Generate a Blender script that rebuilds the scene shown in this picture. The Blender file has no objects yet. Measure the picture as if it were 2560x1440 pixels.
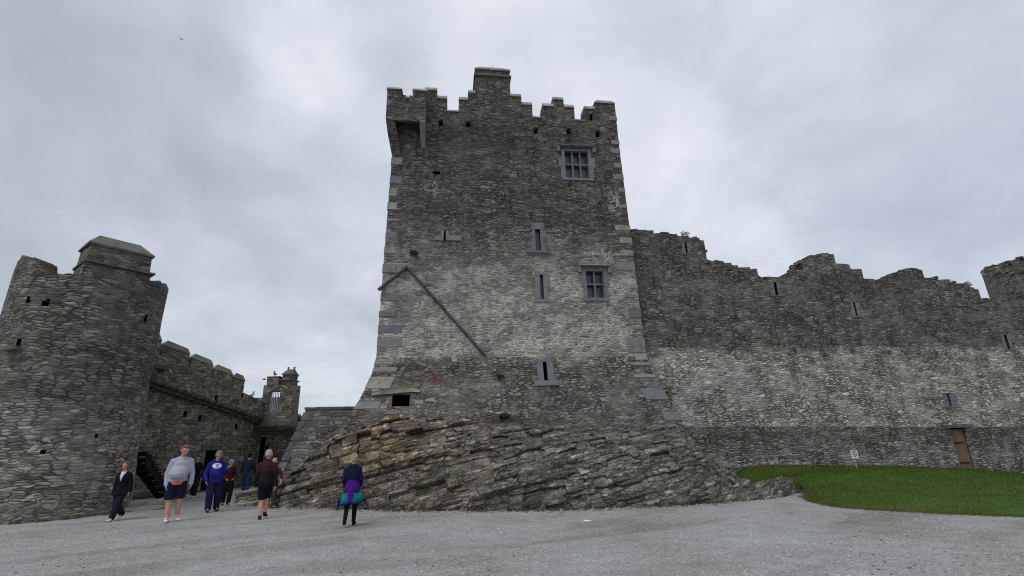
import bpy, bmesh, math, random
import numpy as np
from math import radians, sin, cos, tan, pi, atan2, hypot
from mathutils import Vector, Matrix
from mathutils.bvhtree import BVHTree
SC = bpy.context.scene
COL = SC.collection
random.seed(11)
RNG = np.random.default_rng(7)

# ------------------------------------------------------------------ camera
FOC, PITCH, ROLL, EYE = 1240.0, radians(17.7), radians(1.6), 1.7
fwd = Vector((0, cos(PITCH), sin(PITCH)))
r0 = Vector((1, 0, 0)); u0 = Vector((0, -sin(PITCH), cos(PITCH)))
RGT = cos(ROLL)*r0 - sin(ROLL)*u0
UPV = cos(ROLL)*u0 + sin(ROLL)*r0
CAM = Vector((0, 0, EYE))
cd = bpy.data.cameras.new('camera'); cam = bpy.data.objects.new('camera', cd); COL.objects.link(cam)
cd.sensor_width = 36.0; cd.lens = 36.0*FOC/2560.0; cd.clip_end = 3000; cd.clip_start = 0.05
mw = Matrix((RGT, UPV, -fwd)).transposed().to_4x4(); mw.translation = CAM
cam.matrix_world = mw
SC.camera = cam

# ------------------------------------------------------------------ node helper
class NT:
    def __init__(s, tree): s.t = tree
    def n(s, typ, **kw):
        x = s.t.nodes.new(typ)
        for k, v in kw.items(): setattr(x, k, v)
        return x
    def put(s, sock, v):
        if isinstance(v, bpy.types.NodeSocket): s.t.links.new(v, sock)
        elif v is not None: sock.default_value = v
    def m(s, op, a, b=None, c=None, clamp=False):
        x = s.n('ShaderNodeMath', operation=op, use_clamp=clamp)
        s.put(x.inputs[0], a); s.put(x.inputs[1], b); s.put(x.inputs[2], c)
        return x.outputs[0]
    def vm(s, op, a, b=None, sc=None):
        x = s.n('ShaderNodeVectorMath', operation=op)
        s.put(x.inputs[0], a); s.put(x.inputs[1], b)
        if sc is not None: s.put(x.inputs['Scale'], sc)
        return x.outputs['Value' if op in ('LENGTH', 'DOT_PRODUCT', 'DISTANCE') else 'Vector']
    def sep(s, v):
        x = s.n('ShaderNodeSeparateXYZ'); s.put(x.inputs[0], v); return x.outputs
    def comb(s, a=0.0, b=0.0, c=0.0):
        x = s.n('ShaderNodeCombineXYZ')
        s.put(x.inputs[0], a); s.put(x.inputs[1], b); s.put(x.inputs[2], c); return x.outputs[0]
    def noise(s, v, scale, detail=3.0, rough=0.55, dist=0.0, dim='3D', out=0):
        x = s.n('ShaderNodeTexNoise', noise_dimensions=dim)
        s.put(x.inputs['Vector'], v); x.inputs['Scale'].default_value = scale
        x.inputs['Detail'].default_value = detail; x.inputs['Roughness'].default_value = rough
        x.inputs['Distortion'].default_value = dist
        return x.outputs[out]
    def vor(s, v, scale, feat='F1', rand=1.0, dim='2D'):
        x = s.n('ShaderNodeTexVoronoi', feature=feat, voronoi_dimensions=dim)
        s.put(x.inputs['Vector'], v); x.inputs['Scale'].default_value = scale
        x.inputs['Randomness'].default_value = rand
        return x
    def white(s, v, dim='2D'):
        x = s.n('ShaderNodeTexWhiteNoise', noise_dimensions=dim)
        if dim == '1D': s.put(x.inputs['W'], v)
        else: s.put(x.inputs['Vector'], v)
        return x.outputs
    def mapr(s, v, a, b, c=0.0, d=1.0, smooth=True):
        x = s.n('ShaderNodeMapRange'); x.interpolation_type = 'SMOOTHSTEP' if smooth else 'LINEAR'
        s.put(x.inputs[0], v)
        for i, q in enumerate((a, b, c, d)): s.put(x.inputs[i+1], q)
        return x.outputs[0]
    def ramp(s, v, stops, interp='LINEAR'):
        x = s.n('ShaderNodeValToRGB'); s.put(x.inputs[0], v)
        cr = x.color_ramp; cr.interpolation = interp
        while len(cr.elements) > 1: cr.elements.remove(cr.elements[-1])
        for i, (p, c) in enumerate(stops):
            e = cr.elements[0] if i == 0 else cr.elements.new(p)
            e.position = p; e.color = (c[0], c[1], c[2], 1)
        return x.outputs[0]
    def mix(s, f, a, b, mode='MIX'):
        x = s.n('ShaderNodeMix', data_type='RGBA', blend_type=mode, clamp_factor=True)
        s.put(x.inputs[0], f)
        for i, q in ((6, a), (7, b)):
            s.put(x.inputs[i], (q[0], q[1], q[2], 1) if isinstance(q, tuple) else q)
        return x.outputs[2]
    def mixf(s, f, a, b):
        x = s.n('ShaderNodeMix', data_type='FLOAT'); s.put(x.inputs[0], f)
        s.put(x.inputs[2], a); s.put(x.inputs[3], b); return x.outputs[0]

# ------------------------------------------------------------------ world: overcast sky
SUN_EL, SUN_AZ = radians(56), radians(-140)     # thin cloud behind the camera, to the left
world = bpy.data.worlds.new('World'); SC.world = world; world.use_nodes = True
wt = world.node_tree; wt.nodes.clear(); W = NT(wt)
sky = W.n('ShaderNodeTexSky', sky_type='NISHITA'); sky.sun_disc = False
sky.sun_elevation = SUN_EL; sky.sun_rotation = SUN_AZ; sky.air_density = 1.2; sky.dust_density = 2.5
dirv = W.vm('NORMALIZE', W.n('ShaderNodeTexCoord').outputs['Generated'])
dx, dy, dz = W.sep(dirv)[:3]
den = W.m('ADD', W.m('MAXIMUM', dz, 0.0), 0.42)
cp = W.comb(W.m('DIVIDE', dx, den), W.m('DIVIDE', dy, den), 0.37)
n1 = W.noise(cp, 1.5, 6, 0.55, 0.5)
n2 = W.noise(W.vm('ADD', cp, (4.3, 1.7, 2.0)), 4.2, 6, 0.6, 0.4)
cl = W.m('ADD', W.m('MULTIPLY', n1, 0.62), W.m('MULTIPLY', n2, 0.38))
def blob(px, py, size, amt):
    d = (fwd + RGT*((px-1280)/FOC) + UPV*((720-py)/FOC)).normalized()
    dt = W.vm('DOT_PRODUCT', W.vm('NORMALIZE', W.vm('ADD', dirv, W.vm('SCALE', W.vm('SUBTRACT', W.noise(cp, 3.2, 3, 0.5, 0, out=1), (0.5, 0.5, 0.5)), sc=0.22))), tuple(d))
    return W.m('MULTIPLY', W.mapr(dt, cos(radians(size)), 1.0), amt)
for b in ((770, 150, 9, 0.05), (700, 235, 5, 0.07), (1050, 180, 12, 0.05), (1720, 520, 13, 0.10), (1330, 60, 14, 0.05), (2000, 110, 8, 0.07), (1580, 330, 10, 0.07),
          (300, 330, 22, -0.09), (700, 560, 16, -0.05), (60, 470, 18, -0.05), (1750, 230, 12, -0.04), (1000, 40, 8, -0.08), (470, 740, 8, 0.07), (2300, 480, 14, -0.03), (900, 640, 8, 0.06)):
    cl = W.m('ADD', cl, blob(*b))
ccol = W.ramp(cl, [(0.28, (0.39, 0.445, 0.505)), (0.42, (0.465, 0.525, 0.60)), (0.52, (0.54, 0.595, 0.675)), (0.62, (0.645, 0.69, 0.775)), (0.76, (0.78, 0.82, 0.90))])
ccol = W.mix(W.mapr(dx, -0.5, 0.7), W.mix(1.0, ccol, (1.01, 0.995, 0.98), 'MULTIPLY'), W.mix(1.0, ccol, (1.01, 0.985, 0.99), 'MULTIPLY'))
b1 = W.n('ShaderNodeBackground'); W.put(b1.inputs[0], sky.outputs[0]); b1.inputs[1].default_value = 0.012
b2 = W.n('ShaderNodeBackground'); W.put(b2.inputs[0], ccol); b2.inputs[1].default_value = 1.03
ad = W.n('ShaderNodeAddShader'); wt.links.new(b1.outputs[0], ad.inputs[0]); wt.links.new(b2.outputs[0], ad.inputs[1])
wo = W.n('ShaderNodeOutputWorld'); wt.links.new(ad.outputs[0], wo.inputs[0])

sl = bpy.data.lights.new('sun', 'SUN'); sl.energy = 1.3; sl.angle = radians(30); sl.color = (1.0, 0.97, 0.92)
so = bpy.data.objects.new('sun', sl); COL.objects.link(so)
sd = Vector((sin(SUN_AZ)*cos(SUN_EL), cos(SUN_AZ)*cos(SUN_EL), sin(SUN_EL)))
so.rotation_euler = sd.to_track_quat('Z', 'Y').to_euler(); so.location = (0, 0, 40)
SC.render.engine = 'CYCLES'; SC.cycles.use_denoising = False; SC.cycles.pixel_filter_type = 'BLACKMAN_HARRIS'; SC.cycles.filter_width = 1.15; SC.cycles.max_bounces = 5
vs = SC.view_settings; vs.view_transform = 'Standard'; vs.look = 'None'; vs.exposure = 0.0; vs.gamma = 1.0; vs.use_curve_mapping = False

# ------------------------------------------------------------------ measuring: a sight line met with a real plane of the castle
def ray(px, py): return fwd + RGT*((px-1280)/FOC) + UPV*((720-py)/FOC)
def ground(px, py, z=0.0):
    d = ray(px, py); return CAM + d*((z-EYE)/d.z)
def on_plane(px, py, P, n):
    d = ray(px, py); return CAM + d*((P-CAM).dot(n)/d.dot(n))

# ------------------------------------------------------------------ objects
def link(name, me, mat=None, parent=None):
    o = bpy.data.objects.new(name, me); COL.objects.link(o)
    if mat is not None:
        for k in (mat if isinstance(mat, (list, tuple)) else [mat]): me.materials.append(k)
    if parent is not None: o.parent = parent
    return o
def tag(o, label=None, cat=None, group=None, kind=None):
    if label: o['label'] = label
    if cat: o['category'] = cat
    if group: o['group'] = group
    if kind: o['kind'] = kind
    return o
def empty(name, loc=(0, 0, 0), rz=0.0):
    o = bpy.data.objects.new(name, None); COL.objects.link(o); o.location = loc; o.rotation_euler = (0, 0, rz)
    o.empty_display_size = 0.3; return o
def bm_new(): return bmesh.new()
def bm_obj(name, bm, mat, parent=None, smooth=False, uv=True, cyl=None):
    bmesh.ops.recalc_face_normals(bm, faces=bm.faces[:])
    if uv: box_uv(bm, cyl)
    me = bpy.data.meshes.new(name); bm.to_mesh(me); bm.free()
    if smooth: me.shade_smooth()
    return link(name, me, mat, parent)
def box_uv(bm, cyl=None):
    """metre-scaled UVs: u along the wall, v up"""
    uvl = bm.loops.layers.uv.verify()
    for f in bm.faces:
        n = f.normal
        if abs(n.z) > 0.8:
            for l in f.loops: l[uvl].uv = (l.vert.co.x, l.vert.co.y)
        elif cyl:
            a0 = None
            for l in f.loops:
                a = atan2(l.vert.co.y-cyl[1], l.vert.co.x-cyl[0])
                if a0 is None: a0 = a
                while a-a0 > pi: a -= 2*pi
                while a-a0 < -pi: a += 2*pi
                l[uvl].uv = (a*cyl[2], l.vert.co.z)
        else:
            t = Vector((-n.y, n.x, 0)).normalized()
            off = 13.7*round(math.degrees(atan2(n.y, n.x))/20.0)
            for l in f.loops: l[uvl].uv = (l.vert.co.dot(t)+off, l.vert.co.z)
def add_box(bm, x0, x1, y0, y1, z0, z1, jit=0.0, mat_i=0, M=None):
    vs_ = []
    for z in (z0, z1):
        for (x, y) in ((x0, y0), (x1, y0), (x1, y1), (x0, y1)):
            v = Vector((x, y, z))
            if jit: v += Vector((random.uniform(-jit, jit), random.uniform(-jit, jit), random.uniform(-jit, jit)))
            if M is not None: v = M @ v
            vs_.append(bm.verts.new(v))
    fs = []
    for q in ((3, 2, 1, 0), (4, 5, 6, 7), (0, 1, 5, 4), (1, 2, 6, 5), (2, 3, 7, 6), (3, 0, 4, 7)):
        f = bm.faces.new([vs_[i] for i in q]); f.material_index = mat_i; fs.append(f)
    return vs_
def add_loft(bm, rings, cap=True, closed=True):
    """rings: lists of equal-length 3D points"""
    R_ = [[bm.verts.new(Vector(p)) for p in r] for r in rings]
    n = len(R_[0])
    for a, b in zip(R_[:-1], R_[1:]):
        for i in range(n if closed else n-1):
            j = (i+1) % n; bm.faces.new((a[i], a[j], b[j], b[i]))
    if cap:
        bm.faces.new(list(reversed(R_[0]))); bm.faces.new(R_[-1])
    return R_
def add_prism(bm, poly, vec):
    vec = Vector(vec)
    return add_loft(bm, [[Vector(p) for p in poly], [Vector(p)+vec for p in poly]])
def add_tube(bm, pts, r, seg=8):
    rings = []
    for i, p in enumerate(pts):
        p = Vector(p); a = Vector(pts[max(i-1, 0)]); b = Vector(pts[min(i+1, len(pts)-1)])
        t = (b-a).normalized(); x = t.orthogonal().normalized(); y = t.cross(x)
        rr = r[i] if isinstance(r, (list, tuple)) else r
        rings.append([p+x*rr*cos(2*pi*k/seg)+y*rr*sin(2*pi*k/seg) for k in range(seg)])
    # keep the ring frame from twisting
    add_loft(bm, rings)
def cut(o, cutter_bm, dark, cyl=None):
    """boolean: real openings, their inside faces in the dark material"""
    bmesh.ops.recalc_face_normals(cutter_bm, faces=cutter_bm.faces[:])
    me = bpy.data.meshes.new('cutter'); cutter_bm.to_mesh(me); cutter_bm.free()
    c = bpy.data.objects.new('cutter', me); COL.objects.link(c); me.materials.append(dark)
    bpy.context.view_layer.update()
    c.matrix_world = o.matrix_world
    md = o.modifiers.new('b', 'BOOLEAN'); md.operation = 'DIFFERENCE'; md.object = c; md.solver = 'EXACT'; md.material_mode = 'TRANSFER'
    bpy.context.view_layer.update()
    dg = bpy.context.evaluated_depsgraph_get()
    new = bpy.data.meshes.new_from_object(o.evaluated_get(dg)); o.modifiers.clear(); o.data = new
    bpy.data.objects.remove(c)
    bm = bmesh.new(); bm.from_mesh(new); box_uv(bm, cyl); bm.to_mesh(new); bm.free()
def weld(o, fn, cyl=None):
    bm = bmesh.new(); bm.from_mesh(o.data); fn(bm); bmesh.ops.recalc_face_normals(bm, faces=bm.faces[:]); box_uv(bm, cyl); bm.to_mesh(o.data); bm.free()

# ------------------------------------------------------------------ materials
def new_mat(name):
    m = bpy.data.materials.new(name); m.use_nodes = True
    t = m.node_tree; t.nodes.clear(); N = NT(t)
    b = N.n('ShaderNodeBsdfPrincipled'); o = N.n('ShaderNodeOutputMaterial'); t.links.new(b.outputs[0], o.inputs[0])
    b.inputs['Roughness'].default_value = 0.9; b.inputs['Specular IOR Level'].default_value = 0.25
    return m, N, b
def bump(N, b, h, strength=0.6, dist=0.03):
    x = N.n('ShaderNodeBump'); x.inputs['Strength'].default_value = strength; x.inputs['Distance'].default_value = dist
    N.put(x.inputs['Height'], h); N.put(b.inputs['Normal'], x.outputs[0])
def masonry(name, stones, h=0.13, L=(0.28, 0.75), rubble=0.0, mortar=(0.2, 0.2, 0.19), mort_w=0.014, zones=(), tint=0.5,
            white=0.06, bumps=0.8, moss=0.0, seed=0.0, cell=(0.42, 0.13), streaks=0.0, extra=None, pale_z=None, drip=0.0):
    """rubble stonework: coursed stones and freer rubble mixed, mortar joints, weather zones by height.
    zones: (z0, z1, colour multiplier, soft, noise) - darkens or lightens the wall from z0 up to z1 (stains of the real wall)"""
    m, N, b = new_mat(name)
    uv = N.n('ShaderNodeUVMap').outputs[0]
    pos = N.n('ShaderNodeNewGeometry').outputs['Position']
    uv = N.vm('ADD', uv, (seed, seed*0.37, 0))
    wob = N.vm('SUBTRACT', N.noise(uv, 7.5, 3, 0.6, out=1), (0.5, 0.5, 0.5))
    wob2 = N.vm('SUBTRACT', N.noise(uv, 0.9, 2, 0.5, out=1), (0.5, 0.5, 0.5))
    p = N.vm('ADD', uv, N.vm('MULTIPLY', wob, (0.17, 0.062, 0)))
    p = N.vm('ADD', p, N.vm('MULTIPLY', wob2, (0.36, 0.30, 0)))
    wob3 = N.noise(N.vm('MULTIPLY', uv, (0.22, 2.1, 1)), 1.0, 1, 0.5)
    p = N.vm('ADD', p, N.comb(0, N.m('MULTIPLY', wob3, 0.22), 0))
    pu, pv = N.sep(p)[:2]
    # coursed stones
    v1 = N.m('DIVIDE', pv, h); row = N.m('FLOOR', v1); fv = N.m('SUBTRACT', v1, row)
    rl = N.white(N.m('ADD', row, 31.7+seed), '1D')[0]
    ln = N.m('ADD', N.m('MULTIPLY', rl, L[1]-L[0]), L[0])
    u1 = N.m('ADD', N.m('DIVIDE', pu, ln), N.m('MULTIPLY', N.white(row, '1D')[0], 57.0))
    col = N.m('FLOOR', u1); fu = N.m('SUBTRACT', u1, col)
    eu = N.m('MULTIPLY', N.m('MINIMUM', fu, N.m('SUBTRACT', 1.0, fu)), ln)
    ev = N.m('MULTIPLY', N.m('MINIMUM', fv, N.m('SUBTRACT', 1.0, fv)), h)
    e1 = N.m('SMOOTH_MIN', eu, ev, 0.02)
    id1 = N.white(N.comb(col, row, 0))
    # free rubble
    q = N.vm('MULTIPLY', p, (1.0/cell[0], 1.0/cell[1], 1.0))
    vo = N.vor(q, 1.0, 'F1', 0.85); ve = N.vor(q, 1.0, 'DISTANCE_TO_EDGE', 0.85)
    e2 = N.m('MULTIPLY', ve.outputs[0], cell[1]*1.1)
    id2 = vo.outputs['Color']
    if rubble <= 0.0: sel = 0.0
    elif rubble >= 1.0: sel = 1.0
    else: sel = N.m('GREATER_THAN', N.noise(uv, 1.1, 3, 0.7), 1.0-rubble)
    edge = N.mixf(sel, e1, e2); idc = N.mix(sel, id1[1], id2)
    q3 = N.vm('MULTIPLY', p, (0.52/cell[0], 0.46/cell[1], 1.0))
    vo3 = N.vor(q3, 1.0, 'F1', 0.9); ve3 = N.vor(q3, 1.0, 'DISTANCE_TO_EDGE', 0.9)
    sel3 = N.m('GREATER_THAN', N.noise(uv, 0.9, 3, 0.75, 0.4), 0.585)
    edge = N.mixf(sel3, edge, N.m('MULTIPLY', ve3.outputs[0], cell[1]*2.2)); idc = N.mix(sel3, idc, vo3.outputs['Color'])
    r, g, bl = N.n('ShaderNodeSeparateColor').outputs, None, None
    sc_ = N.n('ShaderNodeSeparateColor'); N.put(sc_.inputs[0], idc); r, g, bl = sc_.outputs[:3]
    n = len(stones)
    base = N.ramp(r, [((i+0.0)/max(n-1, 1), c) for i, c in enumerate(stones)])
    base = N.mix(N.m('MULTIPLY', N.m('GREATER_THAN', g, 1-white), 0.75), base, (0.42, 0.41, 0.38))
    base = N.mix(N.m('MULTIPLY', N.m('GREATER_THAN', bl, 0.86), tint), base, (0.165, 0.132, 0.105))
    base = N.mix(N.m('MULTIPLY', N.m('LESS_THAN', bl, 0.14), tint*0.8), base, (0.12, 0.135, 0.15))
    fine = N.noise(uv, 22, 4, 0.7); mid = N.noise(uv, 3.1, 4, 0.6)
    base = N.mix(1.0, base, N.ramp(fine, [(0.25, (0.55, 0.55, 0.55)), (0.75, (1.45, 1.45, 1.45))]), 'MULTIPLY')
    mw_ = N.m('MULTIPLY', N.noise(uv, 2.0, 3, 0.6), mort_w*2.0)
    if pale_z: mw_ = N.m('MULTIPLY', mw_, N.mapr(N.sep(pos)[2], 8.5, 11.0, 1.7, 0.9))
    mort = N.m('SUBTRACT', 1.0, N.mapr(edge, N.m('MULTIPLY', mw_, 0.2), mw_))
    pale = N.mapr(N.noise(uv, 0.8, 3, 0.6), 0.44, 0.60)
    px_, py_, z = N.sep(pos)[:3]
    big = N.m('SUBTRACT', N.noise(uv, 0.45, 4, 0.6), 0.5)
    if pale_z:
        zz = N.m('ADD', z, N.m('MULTIPLY', big, 1.4))
        pz = N.m('MULTIPLY', N.mapr(zz, pale_z[0]-0.4, pale_z[0]+0.4), N.m('SUBTRACT', 1.0, N.mapr(zz, pale_z[1]-1.2, pale_z[1]+1.2)))
        pale = N.m('MAXIMUM', N.m('MULTIPLY', pale, 0.35), N.m('MULTIPLY', pz, N.mapr(pale, -0.6, 0.8)))
    mcol = N.mix(pale, (0.040, 0.037, 0.033), mortar)
    base = N.mix(N.m('MULTIPLY', mort, N.mapr(N.noise(uv, 1.7, 3, 0.6), 0.3, 0.7, 0.6, 1.0)), base, mcol)
    base = N.mix(1.0, base, N.ramp(mid, [(0.3, (0.74, 0.74, 0.74)), (0.7, (1.26, 1.26, 1.24))]), 'MULTIPLY')
    if drip: big = N.m('ADD', big, N.m('MULTIPLY', N.m('SUBTRACT', N.noise(N.vm('MULTIPLY', uv, (1.7, 0.13, 1)), 1.0, 5, 0.7), 0.5), drip))
    for (z0, z1, c, soft, ns) in zones:
        zz = N.m('ADD', z, N.m('MULTIPLY', big, ns))
        f = N.m('MULTIPLY', N.mapr(zz, z0-soft, z0+soft), N.m('SUBTRACT', 1.0, N.mapr(zz, z1-soft, z1+soft)))
        base = N.mix(f, base, N.mix(1.0, base, c, 'MULTIPLY'))
    if streaks:
        st = N.noise(N.vm('MULTIPLY', uv, (1.3, 0.16, 1)), 1.0, 4, 0.65)
        base = N.mix(N.m('MULTIPLY', N.mapr(st, 0.55, 0.72), streaks), base, N.mix(1.0, base, (0.45, 0.45, 0.46), 'MULTIPLY'))
        st2 = N.noise(N.vm('MULTIPLY', uv, (1.1, 0.2, 1)), 1.3, 5, 0.7, out=0)
        base = N.mix(N.m('MULTIPLY', N.mapr(st2, 0.62, 0.72), streaks*0.5), base, (0.33, 0.335, 0.32))
    if moss:
        mo = N.mapr(N.noise(uv, 1.4, 5, 0.7), 0.56, 0.68)
        base = N.mix(N.m('MULTIPLY', mo, moss), base, (0.075, 0.075, 0.04))
    if extra: base = extra(N, base, uv, pos)
    N.put(b.inputs['Base Color'], base)
    hgt = N.m('ADD', N.m('MULTIPLY', N.mapr(edge, 0.0, 0.03), 0.55), N.m('MULTIPLY', r, 0.55))
    hgt = N.m('ADD', hgt, N.m('MULTIPLY', fine, 0.30))
    bump(N, b, hgt, bumps, 0.05)
    return m
def plain(name, c, rough=0.8, var=0.25, scale=6.0, bmp=0.15, c2=None, spec=0.25, metal=0.0):
    m, N, b = new_mat(name)
    o = N.n('ShaderNodeTexCoord').outputs['Object']
    rnd = N.n('ShaderNodeObjectInfo').outputs['Random']
    v = N.vm('ADD', o, N.comb(N.m('MULTIPLY', rnd, 37.0), 0, 0))
    f = N.noise(v, scale, 5, 0.65)
    k = tuple(x*(1-var) for x in c); k2 = c2 or tuple(min(1, x*(1+var)) for x in c)
    col = N.ramp(f, [(0.3, k), (0.7, k2)])
    N.put(b.inputs['Base Color'], col); b.inputs['Roughness'].default_value = rough
    b.inputs['Specular IOR Level'].default_value = spec; b.inputs['Metallic'].default_value = metal
    if bmp: bump(N, b, N.noise(v, scale*4, 4, 0.6), bmp, 0.02)
    return m
def ashlar(name, c, var=0.35):
    m, N, b = new_mat(name)
    o = N.n('ShaderNodeTexCoord').outputs['Object']; rnd = N.n('ShaderNodeObjectInfo').outputs['Random']
    v = N.vm('ADD', o, N.comb(N.m('MULTIPLY', rnd, 37.0), 0, 0))
    f = N.noise(v, 3.5, 6, 0.68)
    col = N.ramp(f, [(0.28, tuple(x*(1-var) for x in c)), (0.72, tuple(x*(1+var) for x in c))])
    tone = N.ramp(rnd, [(0.0, (0.80, 0.82, 0.84)), (0.35, (0.92, 0.92, 0.93)), (0.7, (1.0, 0.98, 0.94)), (1.0, (1.25, 1.2, 1.1))])
    col = N.mix(1.0, col, tone, 'MULTIPLY')
    lich = N.mapr(N.noise(v, 2.1, 5, 0.7), 0.58, 0.70)
    col = N.mix(N.m('MULTIPLY', lich, 0.55), col, (0.075, 0.073, 0.068))
    N.put(b.inputs['Base Color'], col)
    bump(N, b, N.noise(v, 14, 5, 0.65), 0.35, 0.03)
    return m

ALPHA = radians(7.4)
D = Vector((cos(ALPHA), sin(ALPHA), 0)); NIN = Vector((-sin(ALPHA), cos(ALPHA), 0))
g = ray(947, 860); PT = CAM + g*(18.5/g.y); PT.z = 0
def T(px, py, w=0.0):
    """point of the castle's own grid: u along the tower front, z up, on the upright plane w metres behind the front"""
    q = on_plane(px, py, PT + NIN*w, NIN) - PT
    return q.dot(D), q.z
def castle(u, w, z): q = PT + D*u + NIN*w; return Vector((q.x, q.y, z))
TOWER_STONES = [(0.108, 0.102, 0.094), (0.190, 0.180, 0.166), (0.245, 0.232, 0.214), (0.284, 0.269, 0.248), (0.338, 0.321, 0.297), (0.46, 0.44, 0.41)]
MORT = (0.43, 0.42, 0.39)
def spots(lst, wq=0.0):
    """named stains of the real wall: pale lime runs and dark damp marks, each at its own place"""
    def f(N, base, uv, pos):
        n = N.noise(uv, 6.5, 5, 0.7); rdg = N.m('ABSOLUTE', N.m('SUBTRACT', N.noise(uv, 3.2, 4, 0.6, 0.6), 0.5))
        for (px, py, rx, rz, kind) in lst:
            u_, z_ = T(px, py, wq); c = castle(u_, wq, z_)
            d = N.vm('LENGTH', N.vm('MULTIPLY', N.vm('SUBTRACT', pos, tuple(c)), (1/rx, 0.25, 1/rz)))
            m_ = N.mapr(d, 1.0, 0.2)
            if kind == 'lime': base = N.mix(N.m('MULTIPLY', m_, N.m('MAXIMUM', N.mapr(rdg, 0.045, 0.012), N.mapr(n, 0.64, 0.70))), base, (0.50, 0.48, 0.43))
            elif kind == 'pale': base = N.mix(N.m('MULTIPLY', N.m('MULTIPLY', m_, N.mapr(n, 0.3, 0.6)), 0.75), base, N.mix(1.0, base, (1.35, 1.32, 1.27), 'MULTIPLY'))
            elif kind == 'rust': base = N.mix(N.m('MULTIPLY', m_, 0.7), base, (0.13, 0.055, 0.03))
            elif kind == 'green': base = N.mix(N.m('MULTIPLY', N.m('MULTIPLY', m_, N.mapr(n, 0.35, 0.6)), 0.7), base, (0.09, 0.085, 0.035))
            else: base = N.mix(N.m('MULTIPLY', N.m('MULTIPLY', m_, N.mapr(n, 0.3, 0.6)), 0.75), base, N.mix(1.0, base, (0.40, 0.39, 0.38), 'MULTIPLY'))
        return base
    return f
M_TOWER = masonry('tower_stonework', TOWER_STONES, h=0.115, L=(0.17, 0.62), rubble=0.56, mortar=MORT, mort_w=0.020, moss=0.12, cell=(0.29, 0.080), pale_z=(4.6, 9.6),
    zones=((10.6, 60, (0.47, 0.46, 0.455), 1.1, 2.0), (8.6, 11.2, (0.72, 0.70, 0.685), 0.8, 1.2), (4.4, 8.0, (1.12, 1.10, 1.08), 1.0, 1.0)), streaks=0.25, white=0.10,
    extra=spots([(1345, 352, .30, .5, 'lime'), (1535, 505, .45, 1.0, 'lime'), (1480, 492, .7, .8, 'pale'), (1500, 640, 1.0, .6, 'lime'), (1440, 480, .8, .5, 'pale'), (1421, 352, .22, .6, 'damp'), (1494, 362, .22, .7, 'damp'),
                 (1240, 340, 3.0, 1.2, 'damp'), (1120, 340, .8, .7, 'damp'), (1030, 340, .5, 1.0, 'pale'), (1088, 470, .15, .6, 'lime'), (1345, 650, .35, .9, 'pale'), (1060, 790, .9, .6, 'pale'), (1070, 870, 1.6, .5, 'pale'), (1310, 870, 1.6, .6, 'pale'), (1480, 800, 1.4, .6, 'pale')]))
M_BASE = masonry('tower_base_stonework', TOWER_STONES, h=0.115, L=(0.15, 0.5), rubble=0.66, mortar=(0.24, 0.23, 0.21), mort_w=0.024, white=0.12, seed=5.0,
    cell=(0.25, 0.092), zones=((-1, 4.75, (0.64, 0.63, 0.615), 0.25, 1.4), (4.45, 9, (1.0, 0.97, 0.93), 0.3, 1.0)), moss=0.3, streaks=0.25,
    extra=spots([(1085, 945, .35, .3, 'rust'), (1215, 960, .45, 1.2, 'pale'), (1250, 940, .4, .3, 'green'), (1190, 1000, .8, .5, 'green'), (1400, 1000, 1.2, .6, 'damp'), (1400, 945, .9, .5, 'pale'), (1300, 1050, 1.6, .3, 'green'), (1350, 1040, .8, .25, 'pale')], -0.4))
M_WALL = masonry('curtain_wall_stonework', TOWER_STONES, h=0.09, L=(0.16, 0.5), rubble=0.6, mortar=(0.27, 0.265, 0.25), mort_w=0.018, seed=11.0,
    cell=(0.25, 0.072), zones=((5.35, 60, (0.60, 0.59, 0.585), 0.22, 0.6), (2.0, 5.45, (1.36, 1.34, 1.32), 0.12, 0.45)), moss=0.06, streaks=0.45, tint=0.35, white=0.035, drip=0.7,
    extra=spots([(1990, 930, .35, 1.6, 'damp'), (2060, 890, .3, .6, 'damp'), (2130, 890, .3, .7, 'damp'), (2200, 900, .25, .9, 'damp'), (2262, 890, .6, .5, 'damp'), (2330, 895, .8, .5, 'damp'), (1988, 880, .1, .18, 'rust'), (1700, 600, 2.5, 1.2, 'damp'),
                 (1720, 900, 2.2, 1.0, 'pale'), (2005, 980, .22, 1.3, 'lime'), (1660, 800, .9, .7, 'pale'), (2180, 720, 4, .8, 'damp'), (1975, 800, 1.3, .3, 'damp')], 0.5))
M_PLINTH = masonry('plinth_stonework', TOWER_STONES, h=0.10, L=(0.18, 0.5), rubble=0.6, mortar=(0.24, 0.235, 0.225), seed=17.0, mort_w=0.02,
    cell=(0.28, 0.08), zones=((1.3, 9, (0.70, 0.70, 0.68), 0.5, 2.0), (-1, 9, (0.92, 0.92, 0.91), 0.5, 1)), moss=0.15, streaks=0.55, tint=0.35, drip=1.2,
    extra=spots([(1790, 1075, .3, .25, 'green'), (1870, 1090, .14, .35, 'rust'), (1830, 1085, .25, .4, 'green'), (2230, 1060, .5, .2, 'green'), (1900, 1160, 1.2, .12, 'lime'), (2000, 1160, .8, .1, 'lime')], 0.37))
M_ROUND = masonry('round_tower_stonework', TOWER_STONES, h=0.10, L=(0.18, 0.6), rubble=0.62, mortar=(0.20, 0.195, 0.185), mort_w=0.02, seed=23.0, white=0.08,
    cell=(0.33, 0.085), zones=((3.2, 60, (0.62, 0.61, 0.585), 1.0, 3.0), (-1, 2.4, (0.92, 0.89, 0.83), 0.6, 1.2)), moss=0.3, streaks=0.3)
M_BAWN = masonry('bawn_wall_stonework', TOWER_STONES, h=0.15, L=(0.25, 0.6), rubble=0.5, mortar=(0.22, 0.21, 0.19), seed=29.0,
    zones=((-1, 60, (0.72, 0.70, 0.62), 1, 1),), moss=0.35, streaks=0.2)
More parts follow.
